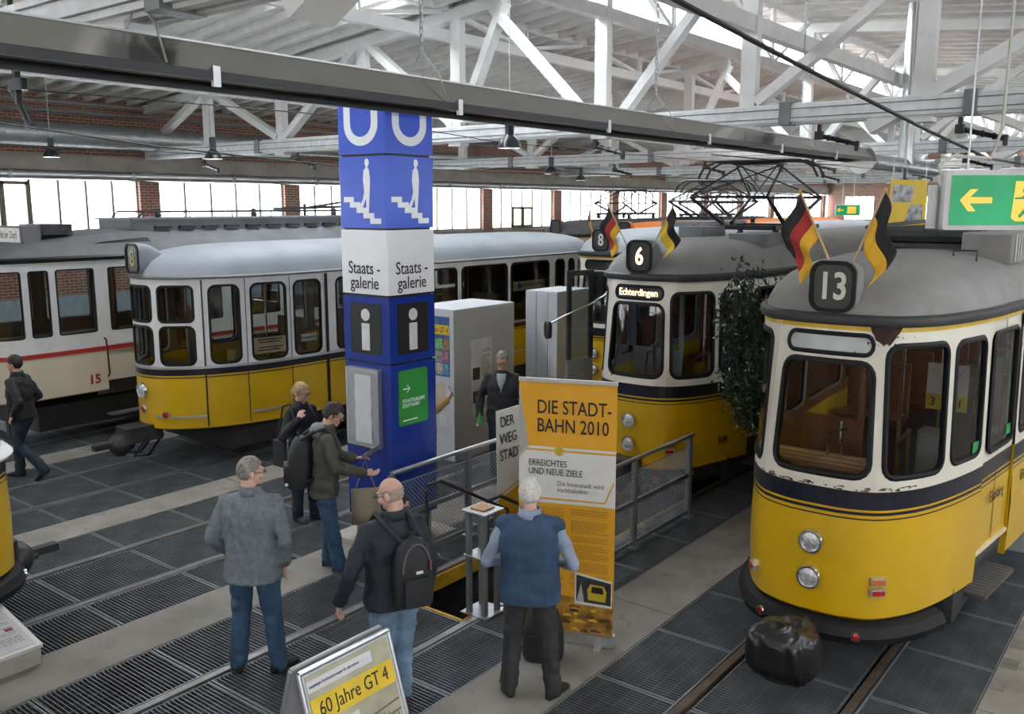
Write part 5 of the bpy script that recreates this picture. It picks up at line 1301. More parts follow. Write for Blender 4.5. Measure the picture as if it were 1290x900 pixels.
for y in (3.55, 6.35, 10.75, 15.9):
    b = MB(); b.tube([(0, y, 5.1), (-.2, y, 4.86), (-.3, y, 4.64)], .008, 6); b.tube([(0, y, 5.1), (.2, y, 4.9), (.31, y, 4.64)], .008, 6); b.build('hanger', GALV, tr)
    for i in range(46): link('chain_link', lkm, tr, (0, y, 5.14 + i * .065), (0, 0, (i % 2) * PI / 2))

# ---- black pendant lamps
LG = 'black pendant lamps under the trusses'; LB = M('lamp_black', (.018, .024, .03), .3, coat=.4)
LAMPI = M('lamp_inside', (.6, .6, .58), .5)
def pendant(loc, r, lab, top):
    l = thing('pendant_lamp', lab, 'lamp', loc, 0, LG)
    MB().lathe([(r, 0), (r * .97, .03), (r * .92, r * .35), (r * .7, r * .75), (r * .42, r * .98), (r * .33, r * 1.1)], 24).build('shade', LB, l, smooth=True)
    MB().lathe([(r * .93, .02), (.001, .05)], 24).build('lamp_glass', LAMPI, l)
    MB().lathe([(r * .36, r * 1.05), (r * .38, r * 1.6), (r * .38, r * 2.4), (r * .2, r * 2.45)], 16).build('ballast_can', LB, l, smooth=True)
    MB().tube([(0, 0, r * 2.4), (0, 0, top - loc[2])], .01, 6).build('suspension', M('lamp_cord', (.6, .6, .58), .5), l)
pendant((-20.3, 9.75, 4.72), .17, 'pendant lamp furthest left, in front of the brick wall', 6.42)
pendant((-17.5, 11.9, 4.68), .19, 'second pendant lamp from the left, below the duct', 7.3)
pendant((-9.55, 12.2, 4.63), .205, 'largest black pendant lamp, right of the blue column', 7.9)
pendant((-15.6, 21.9, 4.58), .2, 'smaller pendant lamp right of the largest one', 7.5)
pendant((-19.3, 29.0, 4.6), .2, 'small distant pendant lamp before the brick pier', 7.1)
pendant((-4.5, 17.0, 4.02), .13, 'tiny pendant lamp in front of the yellow hanging poster', 8.0)

# ---- overhead wires and their insulator arms
WG = 'overhead contact wires along the tracks'
WIRE = M('wire_black', (.015, .015, .015), .5, .3)
def sag(x, z, y0, y1, n=40, r=.008):
    return MB().tube([(x, y0 + (y1 - y0) * i / n, z - .06 * abs(math.sin(PI * ((y0 + (y1 - y0) * i / n) - 14.6) / 5.15)) ** 1.5) for i in range(n + 1)], r, 5)
for pts, nm in (([(-5.5, 11.4, 4.36), (-5.5, 20, 4.4), (-5.5, 60, 4.45)], 'over the pantograph of the Echterdingen tram'), ([(-8.6, -6, 4.8), (-8.6, 3.7, 4.41), (-8.6, 5.2, 4.28), (-8.6, 7.7, 4.16), (-8.6, 14, 4.22), (-8.6, 60, 4.45)], 'sagging in front of the blue column'), ([(-11.75, -6, 5.0), (-11.75, 5.1, 5.09), (-11.75, 10.5, 5.15), (-11.75, 14.6, 4.95), (-11.75, 60, 4.8)], 'over the old yellow car'), ([(-14.9, -6, 4.6), (-14.9, 14.6, 4.62), (-14.9, 60, 4.6)], 'over the cream car')):
    tag(MB().tube(pts, .008, 5).build('contact_wire', WIRE), 'thin black contact wire %s' % nm, 'wire', WG)
tag(MB().tube([(-2.33, 1.0, 4.98), (-2.33, 4.43, 4.73), (-2.33, 6, 4.62), (-2.33, 9.51, 4.40), (-2.33, 12.4, 4.25), (-2.33, 19, 4.3), (-2.33, 40, 4.5)], .016, 7).build('contact_wire', WIRE), 'thick black cable sloping down above tram 13', 'wire', WG)
SG = 'black insulator arms on the trusses'
def arm(x, y, z, ln, lab, flip=1, dip=.16, top=4.95):
    a = thing('insulator_arm', lab, 'insulator', (x, y, 0), 0, SG)
    MB().box(-.03, .03, -.03, .03, z, top).build('bracket', BLACK, a); MB().rbox(0, 0, z, .13, .1, .13, .02).build('clamp', BLACK, a)
    MB().tube([(0, 0, z), (flip * ln, 0, z - dip)], .035, 8).build('insulator_rod', BLACK, a)
    for q in (.25, .5, .75): MB().tube([(flip * ln * q - .02, 0, z - dip * q), (flip * ln * q + .02, 0, z - dip * q)], .048, 8).build('insulator_disc', BLACK, a)
    MB().box(flip * ln - .03, flip * ln + .03, -.03, .03, z - dip - .1, z - dip + .05).build('wire_clip', BLACK, a)
ARML = ['black insulator arm right of the largest pendant lamp', 'black insulator arm beside the heater trough on the nearest truss', 'black insulator arm above the yellow hanging poster', 'black insulator arm on the second truss over the old yellow car', 'black insulator arm on the second truss over the narrow cabinet', 'black insulator arm on the second truss over the Echterdingen tram', 'black insulator arm on the second truss over the cream car', 'black insulator arm on the third truss behind the largest pendant lamp', 'black insulator arm on the third truss over the old yellow car', 'black insulator arm left of the blue column under the duct', 'leftmost black insulator arm on the nearest truss near the wall']
for i, (x, k, fl_) in enumerate(((-9.4, 0, 1), (-5.2, 0, 1), (-3.15, 0, 1), (-12.2, 1, 1), (-9.0, 1, 1), (-5.2, 1, 1), (-15.3, 1, 1), (-9.0, 2, 1), (-12.3, 2, 1), (-18.0, 0, 1), (-21.9, 0, 1))):
    arm(x, TRY[k], 4.78, .6, ARML[i], fl_)
a = thing('insulator_arm', 'large black insulator bracket at the upper left below the heater trough', 'insulator', (-10.2, 4.6, 0), 0, SG)
MB().box(-.03, .03, -.03, .03, 4.75, 5.4).build('bracket', BLACK, a); MB().rbox(0, 0, 4.95, .32, .08, .12, .02).build('clamp', BLACK, a); MB().tube([(-.14, 0, 4.95), (-.02, .1, 4.55)], .035, 8).build('insulator_rod', BLACK, a); MB().rbox(-.02, .1, 4.54, .14, .06, .05, .02).build('wire_clip', BLACK, a)
MB().box(-.02, .02, -.02, .02, 5.4, 8.6).build('hanger', BLACK, a)

# ---- dark leafy plant between the trams
pt = thing('potted_tree', 'dark glossy leafy tree between tram 6 and tram 13', 'plant', (-3.72, 10.1, 0))
MB().lathe([(.0, 0), (.17, 0), (.22, .38), (.23, .4), (.2, .4), (.19, .34), (.001, .33)], 20).build('pot', M('pot_dark', (.06, .05, .045), .7), pt, smooth=True)
b = MB(); rg = random.Random(11); tips = []
b.tube([(0, 0, .34), (-.05, -.1, 1.0), (-.25, -.45, 1.9)], [.03, .025, .018], 7)
for i in range(60):
    z0 = rg.uniform(1.1, 1.9); a = rg.uniform(0, 2 * PI); z1 = rg.uniform(1.25, 2.95); wz = max(.25, 1 - ((z1 - 2.15) / .95) ** 2) ** .5; r_ = wz * rg.uniform(.25, .5)
    e = Vector((-.28 + r_ * math.cos(a) * .85, -.55 + r_ * math.sin(a) * 1.15, z1)); b.tube([(-.06, -.12, z0), (e.x * .6, e.y * .6, (z0 + z1) / 2 + .1), e], [.012, .008, .003], 5); tips.append((Vector((-.2, -.4, z0)), e))
b.build('stems', M('stem_brown', (.08, .055, .035), .8), pt)
LV = M('leaf_dark_green', (.016, .04, .02), .28, var=.5, scale=12, coat=.3); lf = MB()
for i in range(4200):
    p0, e = tips[rg.randrange(len(tips))]; t = rg.uniform(.55, 1.08); c = p0.lerp(e, t) + Vector((rg.gauss(0, .05), rg.gauss(0, .06), rg.gauss(0, .06)))
    ln = rg.uniform(.05, .09); wd = ln * .45; rot = Euler((rg.uniform(-1.3, .5), rg.uniform(-.7, .7), rg.uniform(0, 2 * PI))).to_matrix()
    pts = [rot @ Vector(v) for v in ((0, 0, 0), (wd / 2, ln * .4, .008), (0, ln, -.012), (-wd / 2, ln * .4, .008))]
    lf.add([c + v for v in pts], [(0, 1, 2), (0, 2, 3)])
o = lf.build('foliage', LV, pt); o['kind'] = 'stuff'
# ================================================================== people
from mathutils import noise as mnoise
SKIN = M('skin', (.56, .33, .24), .55, var=.08, scale=14)
SKINPINK = M('skin_pink', (.60, .36, .28), .55, var=.08, scale=14)
AWAY = lambda p: Vector((p[0], p[1])).normalized()
RIGHT = Vector((math.cos(R(YAW)), math.sin(R(YAW))))
def facing(p, away, right):
    f = AWAY(p) * away + RIGHT * right; return math.atan2(f.x, -f.y)
def remesh(mb, name, mat, parent, vox, smooth=4, wr=0., wf=9., loc=None, cut=None):
    me = mb.mesh(name); o = bpy.data.objects.new('tmp', me); COL.objects.link(o)
    m = o.modifiers.new('r', 'REMESH'); m.mode = 'VOXEL'; m.voxel_size = vox
    if smooth: s = o.modifiers.new('s', 'SMOOTH'); s.iterations = smooth; s.factor = .5
    dg = bpy.context.evaluated_depsgraph_get(); dg.update()
    new = bpy.data.meshes.new_from_object(o.evaluated_get(dg)); bpy.data.objects.remove(o); bpy.data.meshes.remove(me)
    new.name = name; new.materials.clear(); new.materials.append(mat)
    if wr:
        ns = [v.normal.copy() for v in new.vertices]
        for v, n in zip(new.vertices, ns):
            c = v.co; k = mnoise.noise(Vector((c.x * wf * .8, c.y * wf * .8, c.z * wf * 1.5))) + .5 * mnoise.noise(Vector((c.x * wf * 2.3 + 7, c.y * wf * 2.3, c.z * wf * 1.6)))
            v.co = c + n * (wr * k)
    for p in new.polygons: p.use_smooth = True
    return link(name, new, parent, loc)
def limb(mb, pts, rs, n=12):
    mb.tube(pts, rs, n)
    for p, r in zip(pts, rs): mb.ell(p, (r, r, r), 12, 8)
def rings(mb, rows, n=24, e=.75):
    g = []
    for cx, cy, z, w, d in rows:
        g.append([(cx + w * math.copysign(abs(math.cos(2 * PI * i / n)) ** e, math.cos(2 * PI * i / n)), cy + d * math.copysign(abs(math.sin(2 * PI * i / n)) ** e, math.sin(2 * PI * i / n)), z) for i in range(n)])
    mb.grid(g, closed=True); k = len(mb.v)
    mb.f.append(tuple(range(k - n * len(rows) + n - 1, k - n * len(rows) - 1, -1))); mb.f.append(tuple(range(k - n, k)))
def hand(mb, w, d, side, curl=.5, sc=1.):
    "w wrist, d pointing direction, side: direction the thumb leaves towards"
    d = d.normalized(); t = (side - d * side.dot(d)).normalized(); nrm = d.cross(t)
    palm = w + d * .05 * sc
    g = []
    for f_, wd, th in ((0, .024, .018), (.03, .034, .017), (.07, .040, .014), (.09, .036, .012)):
        c = w + d * f_ * sc; g.append([c + t * (wd * sc * math.cos(2 * PI * i / 12)) + nrm * (th * sc * math.sin(2 * PI * i / 12)) for i in range(12)])
    mb.grid(g, closed=True); k = len(mb.v); mb.f.append(tuple(range(k - 37, k - 49, -1))); mb.f.append(tuple(range(k - 12, k)))
    for i, (o, ln) in enumerate(((.028, .068), (.010, .078), (-.009, .072), (-.027, .056))):
        b = w + d * .085 * sc + t * o * sc
        m1 = b + (d * math.cos(curl * .6) + nrm * math.sin(curl * .6)) * ln * .5 * sc; m2 = m1 + (d * math.cos(curl * 1.6) + nrm * math.sin(curl * 1.6)) * ln * .5 * sc
        mb.tube([b - d * .02 * sc, b, m1, m2], [.0098 * sc, .0098 * sc, .009 * sc, .0075 * sc], 8)
        mb.ell(m2, (.0075 * sc,) * 3, 8, 6)
    b = w + d * .025 * sc + t * .024 * sc; m1 = b + (t * .8 + d * .7).normalized() * .035 * sc; m2 = m1 + (d + t * .15 + nrm * .3).normalized() * .032 * sc
    mb.tube([b - t * .012 * sc, b, m1, m2], [.013 * sc, .013 * sc, .0105 * sc, .0085 * sc], 8); mb.ell(m2, (.0085 * sc,) * 3, 8, 6)

def person(lab, pos, rz, H=1.75, jacket=None, jmat=None, hem=.80, pants=None, shoes=None, hair=None, hairkind='short', skin=SKIN, arms=None, legs=None, head=(0, 0, 0), lean=(0, 0), sleeve=True, collar=True, glasses=False, bulk=1., vest=None, shirt=None, stoop=0., hood=None, ponytail=False):
    k = H / 1.75; t = thing('person', lab, 'person', (pos[0], pos[1], 0), rz); t.scale = (k, k, k)
    V = Vector
    def tl(x, y, z): return V((x + lean[0] * max(0, z - .95), y + lean[1] * max(0, z - .95), z))
    arms = arms or {}; legs = legs or {}
    A = {}
    for s, key in ((1, 'L'), (-1, 'R')):
        sh = tl(s * .170 * bulk, .0, 1.395); el, wr, hd = arms.get(key, ((s * .25, .03, 1.15), (s * .24, -.06, .90), (0, -.1, -1)))
        A[key] = (sh, V(el), V(wr), V(hd))
    Lg = {}
    for s, key in ((1, 'L'), (-1, 'R')):
        kn, an, toe = legs.get(key, ((s * .10, -.02, .50), (s * .10, .02, .09), (s * .25, -1, 0))); Lg[key] = (V((s * .09, 0, .93)), V(kn), V(an), V(toe).normalized())
    hc = tl(0, -.015 - stoop, 1.635 - stoop * .35); Rh = Euler((R(head[0]), R(head[1]), R(head[2]))).to_matrix()
    hp = lambda v: hc + Rh @ V(v)
    # ---- body, one continuous surface
    b = MB()
    nb, nt_ = tl(0, .015, 1.40), hp((0, .018, -.075)); limb(b, [nb, nt_], [.062, .056])
    b.ell(hp((0, .008, .022)), (.073, .093, .094), 20, 14, Rh.to_euler()); b.ell(hp((0, -.032, -.038)), (.058, .056, .072), 16, 12, Rh.to_euler()); b.ell(hp((0, -.068, -.088)), (.028, .022, .022), 12, 8)
    b.ell(hp((0, -.088, .022)), (.05, .016, .014), 12, 8, Rh.to_euler())
    limb(b, [hp((0, -.088, .012)), hp((0, -.105, -.02))], [.010, .0155]); b.ell(hp((0, -.088, -.058)), (.024, .012, .011), 12, 8)
    for s in (-1, 1):
        b.ell(hp((s * .076, .012, -.008)), (.012, .02, .033), 10, 8, (Rh @ Euler((0, 0, s * .4)).to_matrix()).to_euler()); b.ell(hp((s * .042, -.068, -.03)), (.026, .02, .024), 10, 8)
    rings(b, [(0, 0, .86, .12, .085), (*tl(0, 0, 1.1)[:2], 1.1, .12, .085), (*tl(0, 0, 1.3)[:2], 1.3, .145, .09), (*tl(0, 0, 1.43)[:2], 1.43, .13, .07)])
    for key, (sh, el, wr, hd) in A.items():
        limb(b, [sh, el, wr], [.042, .036, .026]); s = 1 if key == 'L' else -1
        hand(b, wr, hd, V((-s * .6, -.6, .2)))
    for key, (hi, kn, an, toe) in Lg.items(): limb(b, [hi, kn, an], [.075, .05, .036])
    remesh(b, 'body', skin, t, .0065, 2)
    # ---- jacket or shirt
    bk = bulk
    def coat(mb, g, hem_, sl=True, slw=1.):
        rows = [(0, .005, hem_, .188 * bk + g, .138 * bk + g), (0, .0, max(hem_ + .05, .93), .186 * bk + g, .135 * bk + g), (*tl(0, -.005, 1.06)[:2], 1.06, .172 * bk + g, .128 * bk + g), (*tl(0, 0, 1.2)[:2], 1.2, .178 * bk + g, .128 * bk + g), (*tl(0, 0.005, 1.32)[:2], 1.32, .180 * bk + g, .122 * bk + g), (*tl(0, .01, 1.40)[:2], 1.40, .148 * bk + g, .095 + g), (*tl(0, .01, 1.46)[:2], 1.46, .088 + g, .07 + g), (*tl(0, .0, 1.50)[:2], 1.50, .066 + g, .062 + g)]
        rings(mb, rows)
        for key, (sh, el, wr, hd) in A.items():
            s = 1 if key == 'L' else -1
            if sl:
                m1 = sh.lerp(el, .5); m2 = el.lerp(wr, .55); e2 = el.lerp(wr, .96)
                limb(mb, [tl(s * .10, .005, 1.405), sh, m1, el, m2, e2], [.058 + g, .056 * slw + g, .054 * slw + g, .050 * slw + g, .045 * slw + g, .038 * slw + g])
            else: limb(mb, [tl(s * .10, .005, 1.405), sh], [.056 + g, .052 + g])
    if vest:
        m = MB(); coat(m, 0., .90); remesh(m, 'shirt', shirt, t, .013, 3, .010, 10)
        m = MB(); coat(m, .018, hem, sl=False); remesh(m, 'vest', vest, t, .013, 3, .008, 8)
    else:
        m = MB(); coat(m, .012, hem); remesh(m, jacket or 'jacket', jmat, t, .013, 3, .013, 9)
    if collar:
        m = MB(); c = []
        for i in range(20):
            a = R(40 + 280 * i / 19) - PI / 2; c.append((math.cos(a + PI), math.sin(a + PI)))
        g = [[tl(0, .005, z) + V((x * r_, y * r_ * .95, 0)) for x, y in [(math.sin(R(30 + 300 * i / 21)), math.cos(R(30 + 300 * i / 21)) * -1) for i in range(22)]] for z, r_ in ((1.465, .10), (1.50, .088), (1.535, .082))]
        m.grid(g); o = m.build('collar', (vest and shirt) or jmat, t, smooth=True); o.modifiers.new('t', 'SOLIDIFY').thickness = .012
    if hood:
        m = MB(); m.ell(tl(0, .10, 1.46), (.13, .075, .09), 16, 10); m.ell(tl(0, .05, 1.50), (.10, .07, .05), 16, 10); remesh(m, 'hood', hood, t, .012, 3, .01, 12)
    # ---- trousers and shoes
    m = MB(); rings(m, [(0, 0, .80, .155 * bk, .115 * bk), (0, .005, .90, .172 * bk, .13 * bk), (0, 0, 1.02, .162 * bk, .118 * bk)])
    for key, (hi, kn, an, toe) in Lg.items():
        a2 = an + V((0, 0, -.03)); limb(m, [hi + V((0, .005, -.03)), hi.lerp(kn, .5), kn, kn.lerp(an, .5), a2], [.100 * bk, .096, .080, .074, .070])
    remesh(m, 'trousers', pants, t, .013, 3, .012, 11)
    for key, (hi, kn, an, toe) in Lg.items():
        s = MB(); c = V((an.x, an.y, an.z - .09)); L_ = V((toe.x, toe.y, toe.z)); up = V((0, 0, 1)); x = L_.cross(up).normalized(); up = x.cross(L_).normalized()
        g = []
        for f_, w_, h_ in ((-.07, .028, .055), (-.055, .038, .085), (.0, .040, .09), (.06, .042, .075), (.12, .046, .055), (.17, .042, .045), (.20, .022, .03)):
            g.append([c + L_ * f_ + x * (w_ * math.cos(2 * PI * i / 14)) + up * (h_ / 2 + h_ / 2 * max(-1, min(1, 1.25 * math.sin(2 * PI * i / 14)))) for i in range(14)])
        s.grid(g, closed=True); s.f.append(tuple(range(13, -1, -1))); s.f.append(tuple(range(84, 98))); s.build('shoe', shoes, t, smooth=True)
    # ---- hair, eyes, glasses
    def shell(cond, sc, mat, nm, rough=.004):
        bm = bmesh.new(); bmesh.ops.create_icosphere(bm, subdivisions=5, radius=1)
        for v in bm.verts: v.co = V((v.co.x * .073 * sc[0], .008 + v.co.y * .093 * sc[1], .022 + v.co.z * .094 * sc[2]))
        bmesh.ops.delete(bm, geom=[v for v in bm.verts if not cond(v.co)], context='VERTS')
        for v in bm.verts:
            v.co *= 1 + rough * 10 * mnoise.noise(v.co * 55) * .3 + rough * 6 * mnoise.noise(v.co * 20)
            v.co = hc + Rh @ v.co
        me = bpy.data.meshes.new(nm); bm.to_mesh(me); bm.free(); me.materials.append(mat)
        for p in me.polygons: p.use_smooth = True
        o = link(nm, me, t); sd = o.modifiers.new('t', 'SOLIDIFY'); sd.thickness = .012; sd.offset = -1; return o
    if hairkind == 'short': shell(lambda c: c.z > (.062 if c.y < -.05 else (.03 if c.y < -.02 else (-.005 if c.y < .03 else -.055))), (1.10, 1.09, 1.12), hair, 'hair', .006)
    elif hairkind == 'full': shell(lambda c: c.z > (.058 if c.y < -.05 else (.02 if c.y < -.02 else (-.025 if c.y < .03 else -.075))), (1.17, 1.14, 1.17), hair, 'hair', .008)
    elif hairkind == 'bald': shell(lambda c: c.y > -.03 and -.05 < c.z < .045, (1.03, 1.025, 1.03), hair, 'hair', .001)
    if ponytail:
        m = MB(); limb(m, [hp((0, .10, .03)), hp((.0, .125, -.02)), hp((0, .115, -.10))], [.022, .03, .014]); m.build('ponytail', hair, t, smooth=True)
    EY = M('eye_white', (.7, .68, .65), .3); IR = M('eye_iris', (.04, .03, .025), .2)
    for s in (-1, 1):
        e = MB().ell(hp((s * .031, -.079, .004)), (.013, .012, .0085), 10, 8).build('eye', EY, t, smooth=True); MB().ell(hp((s * .031, -.0895, .004)), (.0055, .003, .0055), 8, 6).build('iris', IR, e)
    MB().ell(hp((0, -.097, -.055)), (.022, .006, .005), 10, 6, Rh.to_euler()).build('lips', M('lips', (.42, .17, .14), .5), t, smooth=True)
    if glasses:
        g = MB()
        for s in (-1, 1):
            pts = [hp((s * .033 + .024 * math.cos(a * PI / 8), -.112 + .004 * abs(math.cos(a * PI / 8)), .004 + .015 * math.sin(a * PI / 8))) for a in range(16)]; g.tube(pts, .0028, 6, closed=True)
            g.tube([hp((s * .057, -.108, .008)), hp((s * .079, -.05, .008)), hp((s * .081, .02, .002))], .0025, 5)
        g.tube([hp((-.009, -.112, .008)), hp((.009, -.112, .008))], .0025, 5); g.build('glasses', M('spectacle_frame', (.02, .018, .016), .3), t)
    return t

def backpack(lab, person_pos, rz, H, off=(0, .22, 1.17), mat=None, w=.30, h=.46, d=.17, accents=True, lean=0., bars=False, badge=False):
    k = H / 1.75; t = thing('backpack', lab, 'backpack', (person_pos[0], person_pos[1], 0), rz); t.scale = (k, k, k)
    ox, oy, oz = off; m = MB(); g = []
    for z, a, b in ((-.5, .38, .6), (-.46, .46, .9), (-.2, .5, 1.), (.15, .48, .95), (.36, .40, .75), (.46, .24, .5), (.5, .08, .2)):
        zz = oz + z * h; g.append([(ox + a * w * math.copysign(abs(math.cos(2 * PI * i / 24)) ** .6, math.cos(2 * PI * i / 24)), oy + lean * (zz - 1.) + b * d * .5 * math.copysign(abs(math.sin(2 * PI * i / 24)) ** .6, math.sin(2 * PI * i / 24)), zz) for i in range(24)])
    m.grid(g, closed=True); m.f.append(tuple(range(23, -1, -1))); m.f.append(tuple(range(144, 168))); m.build('pack_body', mat, t, smooth=True)
    m = MB(); m.rbox(ox, oy + d * .5 + lean * (oz - .1 - 1.), oz - .12, w * .68, .05, h * .42, .03, 3, axis='y'); m.build('front_pocket', mat, t, smooth=True)
    MB().tube([(ox + w * .35 * math.cos(a * PI / 10), oy + d * .45 + lean * (oz - 1.), oz + .02 + h * .40 * math.sin(a * PI / 10)) for a in range(11)], .006, 5).build('zip', M('zip_grey', (.12, .12, .13), .4), t)
    for s in (-1, 1):
        MB().tube([(ox + s * .07, oy - .02, oz + h * .42), (s * .10, .10, 1.47), (s * .115, -.02, 1.505), (s * .13, -.115, 1.40), (s * .15, -.145, 1.25), (s * .17, -.06, 1.08), (ox + s * .13, oy - .06, oz - h * .36)], [.016, .022, .022, .02, .018, .012, .012], 8).build('strap', mat, t, smooth=True)
    MB().tube([(ox - .03, oy - .02, oz + h * .47), (ox - .03, oy - .01, oz + h * .56), (ox + .03, oy - .01, oz + h * .56), (ox + .03, oy - .02, oz + h * .47)], .008, 6).build('grab_loop', mat, t)
    if bars:
        for s in (-.7, .75): MB().box(ox + s * w * .42 - .045, ox + s * w * .42 + .045, oy + d * .42, oy + d * .5 + .012, oz - h * .40, oz - h * .36).build('reflective_bar', M('reflective_white', (.8, .8, .78), .4), t)
    if badge:
        MB().box(ox - .03, ox + .02, oy + d * .5 + .026, oy + d * .5 + .03, oz + .02, oz + .04).build('badge', PAPER, t); MB().box(ox - .10, ox - .09, oy + d * .5 + .0, oy + d * .5 + .01, oz + .03, oz + .09).build('red_tab', M('mark_red'), t)
    return t

JEANS = M('jeans_blue', (.035, .085, .155), .8, var=.3, scale=7, bump=.2, bscale=120); JEANSD = M('jeans_dark', (.018, .03, .05), .8, var=.3, scale=7); JEANSL = M('jeans_light', (.16, .25, .36), .8, var=.35, scale=6, bump=.2, bscale=120)
GREYWOOL = M('grey_blue_wool', (.155, .185, .205), .9, var=.2, scale=24, bump=.3, bscale=90); NAVYJ = M('navy_jacket', (.012, .016, .026), .7, var=.3, scale=9); BLACKJ = M('black_jacket', (.012, .013, .016), .7, var=.3, scale=9)
KHAKI = M('grey_brown_jacket', (.075, .072, .06), .85, var=.25, scale=8); HOODGREY = M('hood_grey', (.20, .20, .20), .9); VESTB = M('vest_blue', (.03, .065, .125), .8, var=.25, scale=8, bump=.15, bscale=50); SHIRTB = M('shirt_pale_blue', (.27, .33, .43), .8, var=.12)
TROUD = M('trousers_charcoal', (.035, .034, .034), .85, var=.3, scale=8); SHOEB = M('shoe_black', (.014, .013, .013), .5); SHOEBR = M('shoe_brown', (.10, .04, .02), .5); SNEAK = M('sneaker_white', (.55, .52, .46), .7, var=.2, scale=18)
HGREY = M('hair_grey', (.22, .20, .18), .7, var=.4, scale=40); HWHITE = M('hair_white', (.62, .60, .55), .7, var=.2, scale=50); HDARK = M('hair_dark_brown', (.022, .015, .011), .55, var=.3, scale=40); HBLOND = M('hair_blond', (.36, .25, .12), .55, var=.3, scale=40); STUB = M('hair_stubble', (.36, .29, .24), .8, var=.3, scale=60)
COAT = M('coat_tan', (.32, .20, .08), .8, var=.2); PACKB = M('pack_black', (.012, .013, .015), .6, var=.3, scale=10, bump=.2, bscale=60)

P1 = (-5.79, 4.11); r1 = facing(P1, .93, .33)
person('man in a grey-blue wool jacket and jeans seen from behind', P1, r1, 1.76, jmat=GREYWOOL, hem=.77, pants=JEANS, shoes=SHOEB, hair=HGREY, glasses=True, skin=SKINPINK, bulk=1.14, head=(4, 0, -52),
       arms={'R': ((-.29, .09, 1.13), (-.235, -.02, .89), (.15, -.1, -1)), 'L': ((.31, .06, 1.12), (.25, -.14, .93), (-.3, -.5, -.8))},
       legs={'L': ((.13, -.03, .50), (.155, .03, .09), (.5, -1, 0)), 'R': ((-.13, .0, .50), (-.17, .02, .09), (-.55, -1, 0))})
P2 = (-8.27, 6.62); r2 = facing(P2, -.62, .62)
person('blonde woman in a dark jacket with ponytail and glasses beside the blue column', P2, r2, 1.66, jmat=BLACKJ, hem=.82, pants=JEANSD, shoes=SHOEB, hair=HBLOND, hairkind='full', ponytail=True, glasses=True, head=(8, 0, 12), bulk=.95,
       arms={'R': ((-.30, -.02, 1.13), (-.20, -.20, 1.36), (.5, .2, .6)), 'L': ((.24, .05, 1.14), (.22, -.02, .88), (0, -.1, -1))}, legs={'L': ((.09, -.06, .50), (.10, -.07, .09), (.3, -1, 0)), 'R': ((-.09, .0, .50), (-.09, .04, .09), (-.1, -1, 0))})
tb_ = thing('shoulder_bag', 'black shoulder bag hanging at the blonde woman\'s side', 'bag', (*P2, 0), r2)
MB().rbox(-.245, .06, .86, .11, .26, .30, .04, 4).build('bag_body', PACKB, tb_, smooth=True); MB().tube([(-.25, .12, 1.04), (-.20, .08, 1.40), (-.17, -.02, 1.44), (-.2, -.12, 1.3), (-.26, -.05, 1.04)], .012, 6).build('strap', PACKB, tb_)
P3 = (-6.93, 5.80); r3 = facing(P3, .22, .97)
person('man in a grey-brown jacket with black backpack reading the blue column', P3, r3, 1.75, jmat=KHAKI, hem=.80, pants=JEANS, shoes=SHOEB, hair=HDARK, hairkind='full', glasses=True, head=(24, 0, -6), lean=(0, -.10), hood=HOODGREY, stoop=.03,
       arms={'R': ((-.24, -.12, 1.13), (-.16, -.40, 1.04), (.1, -1, -.12)), 'L': ((.24, -.16, 1.14), (.12, -.33, 1.12), (-.3, -1, .2))}, legs={'L': ((.09, -.04, .50), (.10, -.02, .09), (.1, -1, 0)), 'R': ((-.09, -.05, .50), (-.10, -.12, .09), (-.1, -1, 0))})
backpack('large black backpack with white reflective bars on the man reading the column', P3, r3, 1.75, off=(0, .25, 1.16), mat=PACKB, w=.34, h=.52, d=.24, lean=-.1, bars=True)
tb_ = thing('tote_bag', 'beige cloth tote bag hanging before the man reading the column', 'bag', (*P3, 0), r3)
g = MB(); g.grid([[(.10 + .02 * math.sin(3 * z), -.42 + x, z) for x in (-.15, -.05, .05, .15)] for z in (.42, .55, .7, .8)]); o = g.build('cloth', M('tote_beige', (.42, .37, .27), .9), tb_, smooth=True); o.modifiers.new('t', 'SOLIDIFY').thickness = .05
MB().tube([(.10, -.52, .8), (.11, -.42, 1.10), (.10, -.32, .8)], .008, 6).build('handle', M('tote_beige'), tb_)
pa = MB().box(-.08, .08, -.003, .003, -.11, .11).build('leaflet', M('leaflet_print', (.25, .25, .27), .6, var=.9, scale=22), loc=(*P3, 0)); pa.matrix_world = Matrix.Translation((*P3, 0)) @ Matrix.Rotation(r3, 4, 'Z') @ Matrix.Translation((.08, -.49, 1.19)) @ Matrix.Rotation(R(35), 4, 'Y') @ Matrix.Rotation(R(60), 4, 'X')
tag(pa, 'folded printed leaflet held by the man reading the column', 'leaflet')
P4 = (-4.50, 4.38); r4 = facing(P4, .90, -.34)
person('balding man in a navy jacket and light jeans with backpack, seen from behind', P4, r4, 1.77, jmat=NAVYJ, hem=.82, pants=JEANSL, shoes=SHOEBR, hair=STUB, hairkind='bald', skin=SKINPINK, head=(14, 0, 38), bulk=1.1, glasses=True,
       arms={'L': ((.33, .02, 1.10), (.36, -.14, .85), (.05, -.3, -1)), 'R': ((-.28, .04, 1.12), (-.25, -.02, .86), (0, -.1, -1))}, legs={'L': ((.09, -.02, .50), (.09, .02, .09), (.2, -1, 0)), 'R': ((-.08, -.05, .50), (-.09, -.1, .09), (-.2, -1, 0))})
backpack('slim black backpack on the balding man in the navy jacket', P4, r4, 1.77, off=(-.06, .24, 1.14), mat=PACKB, w=.29, h=.50, d=.16, badge=True)
P5 = (-3.84, 5.15); r5 = facing(P5, .97, .10)
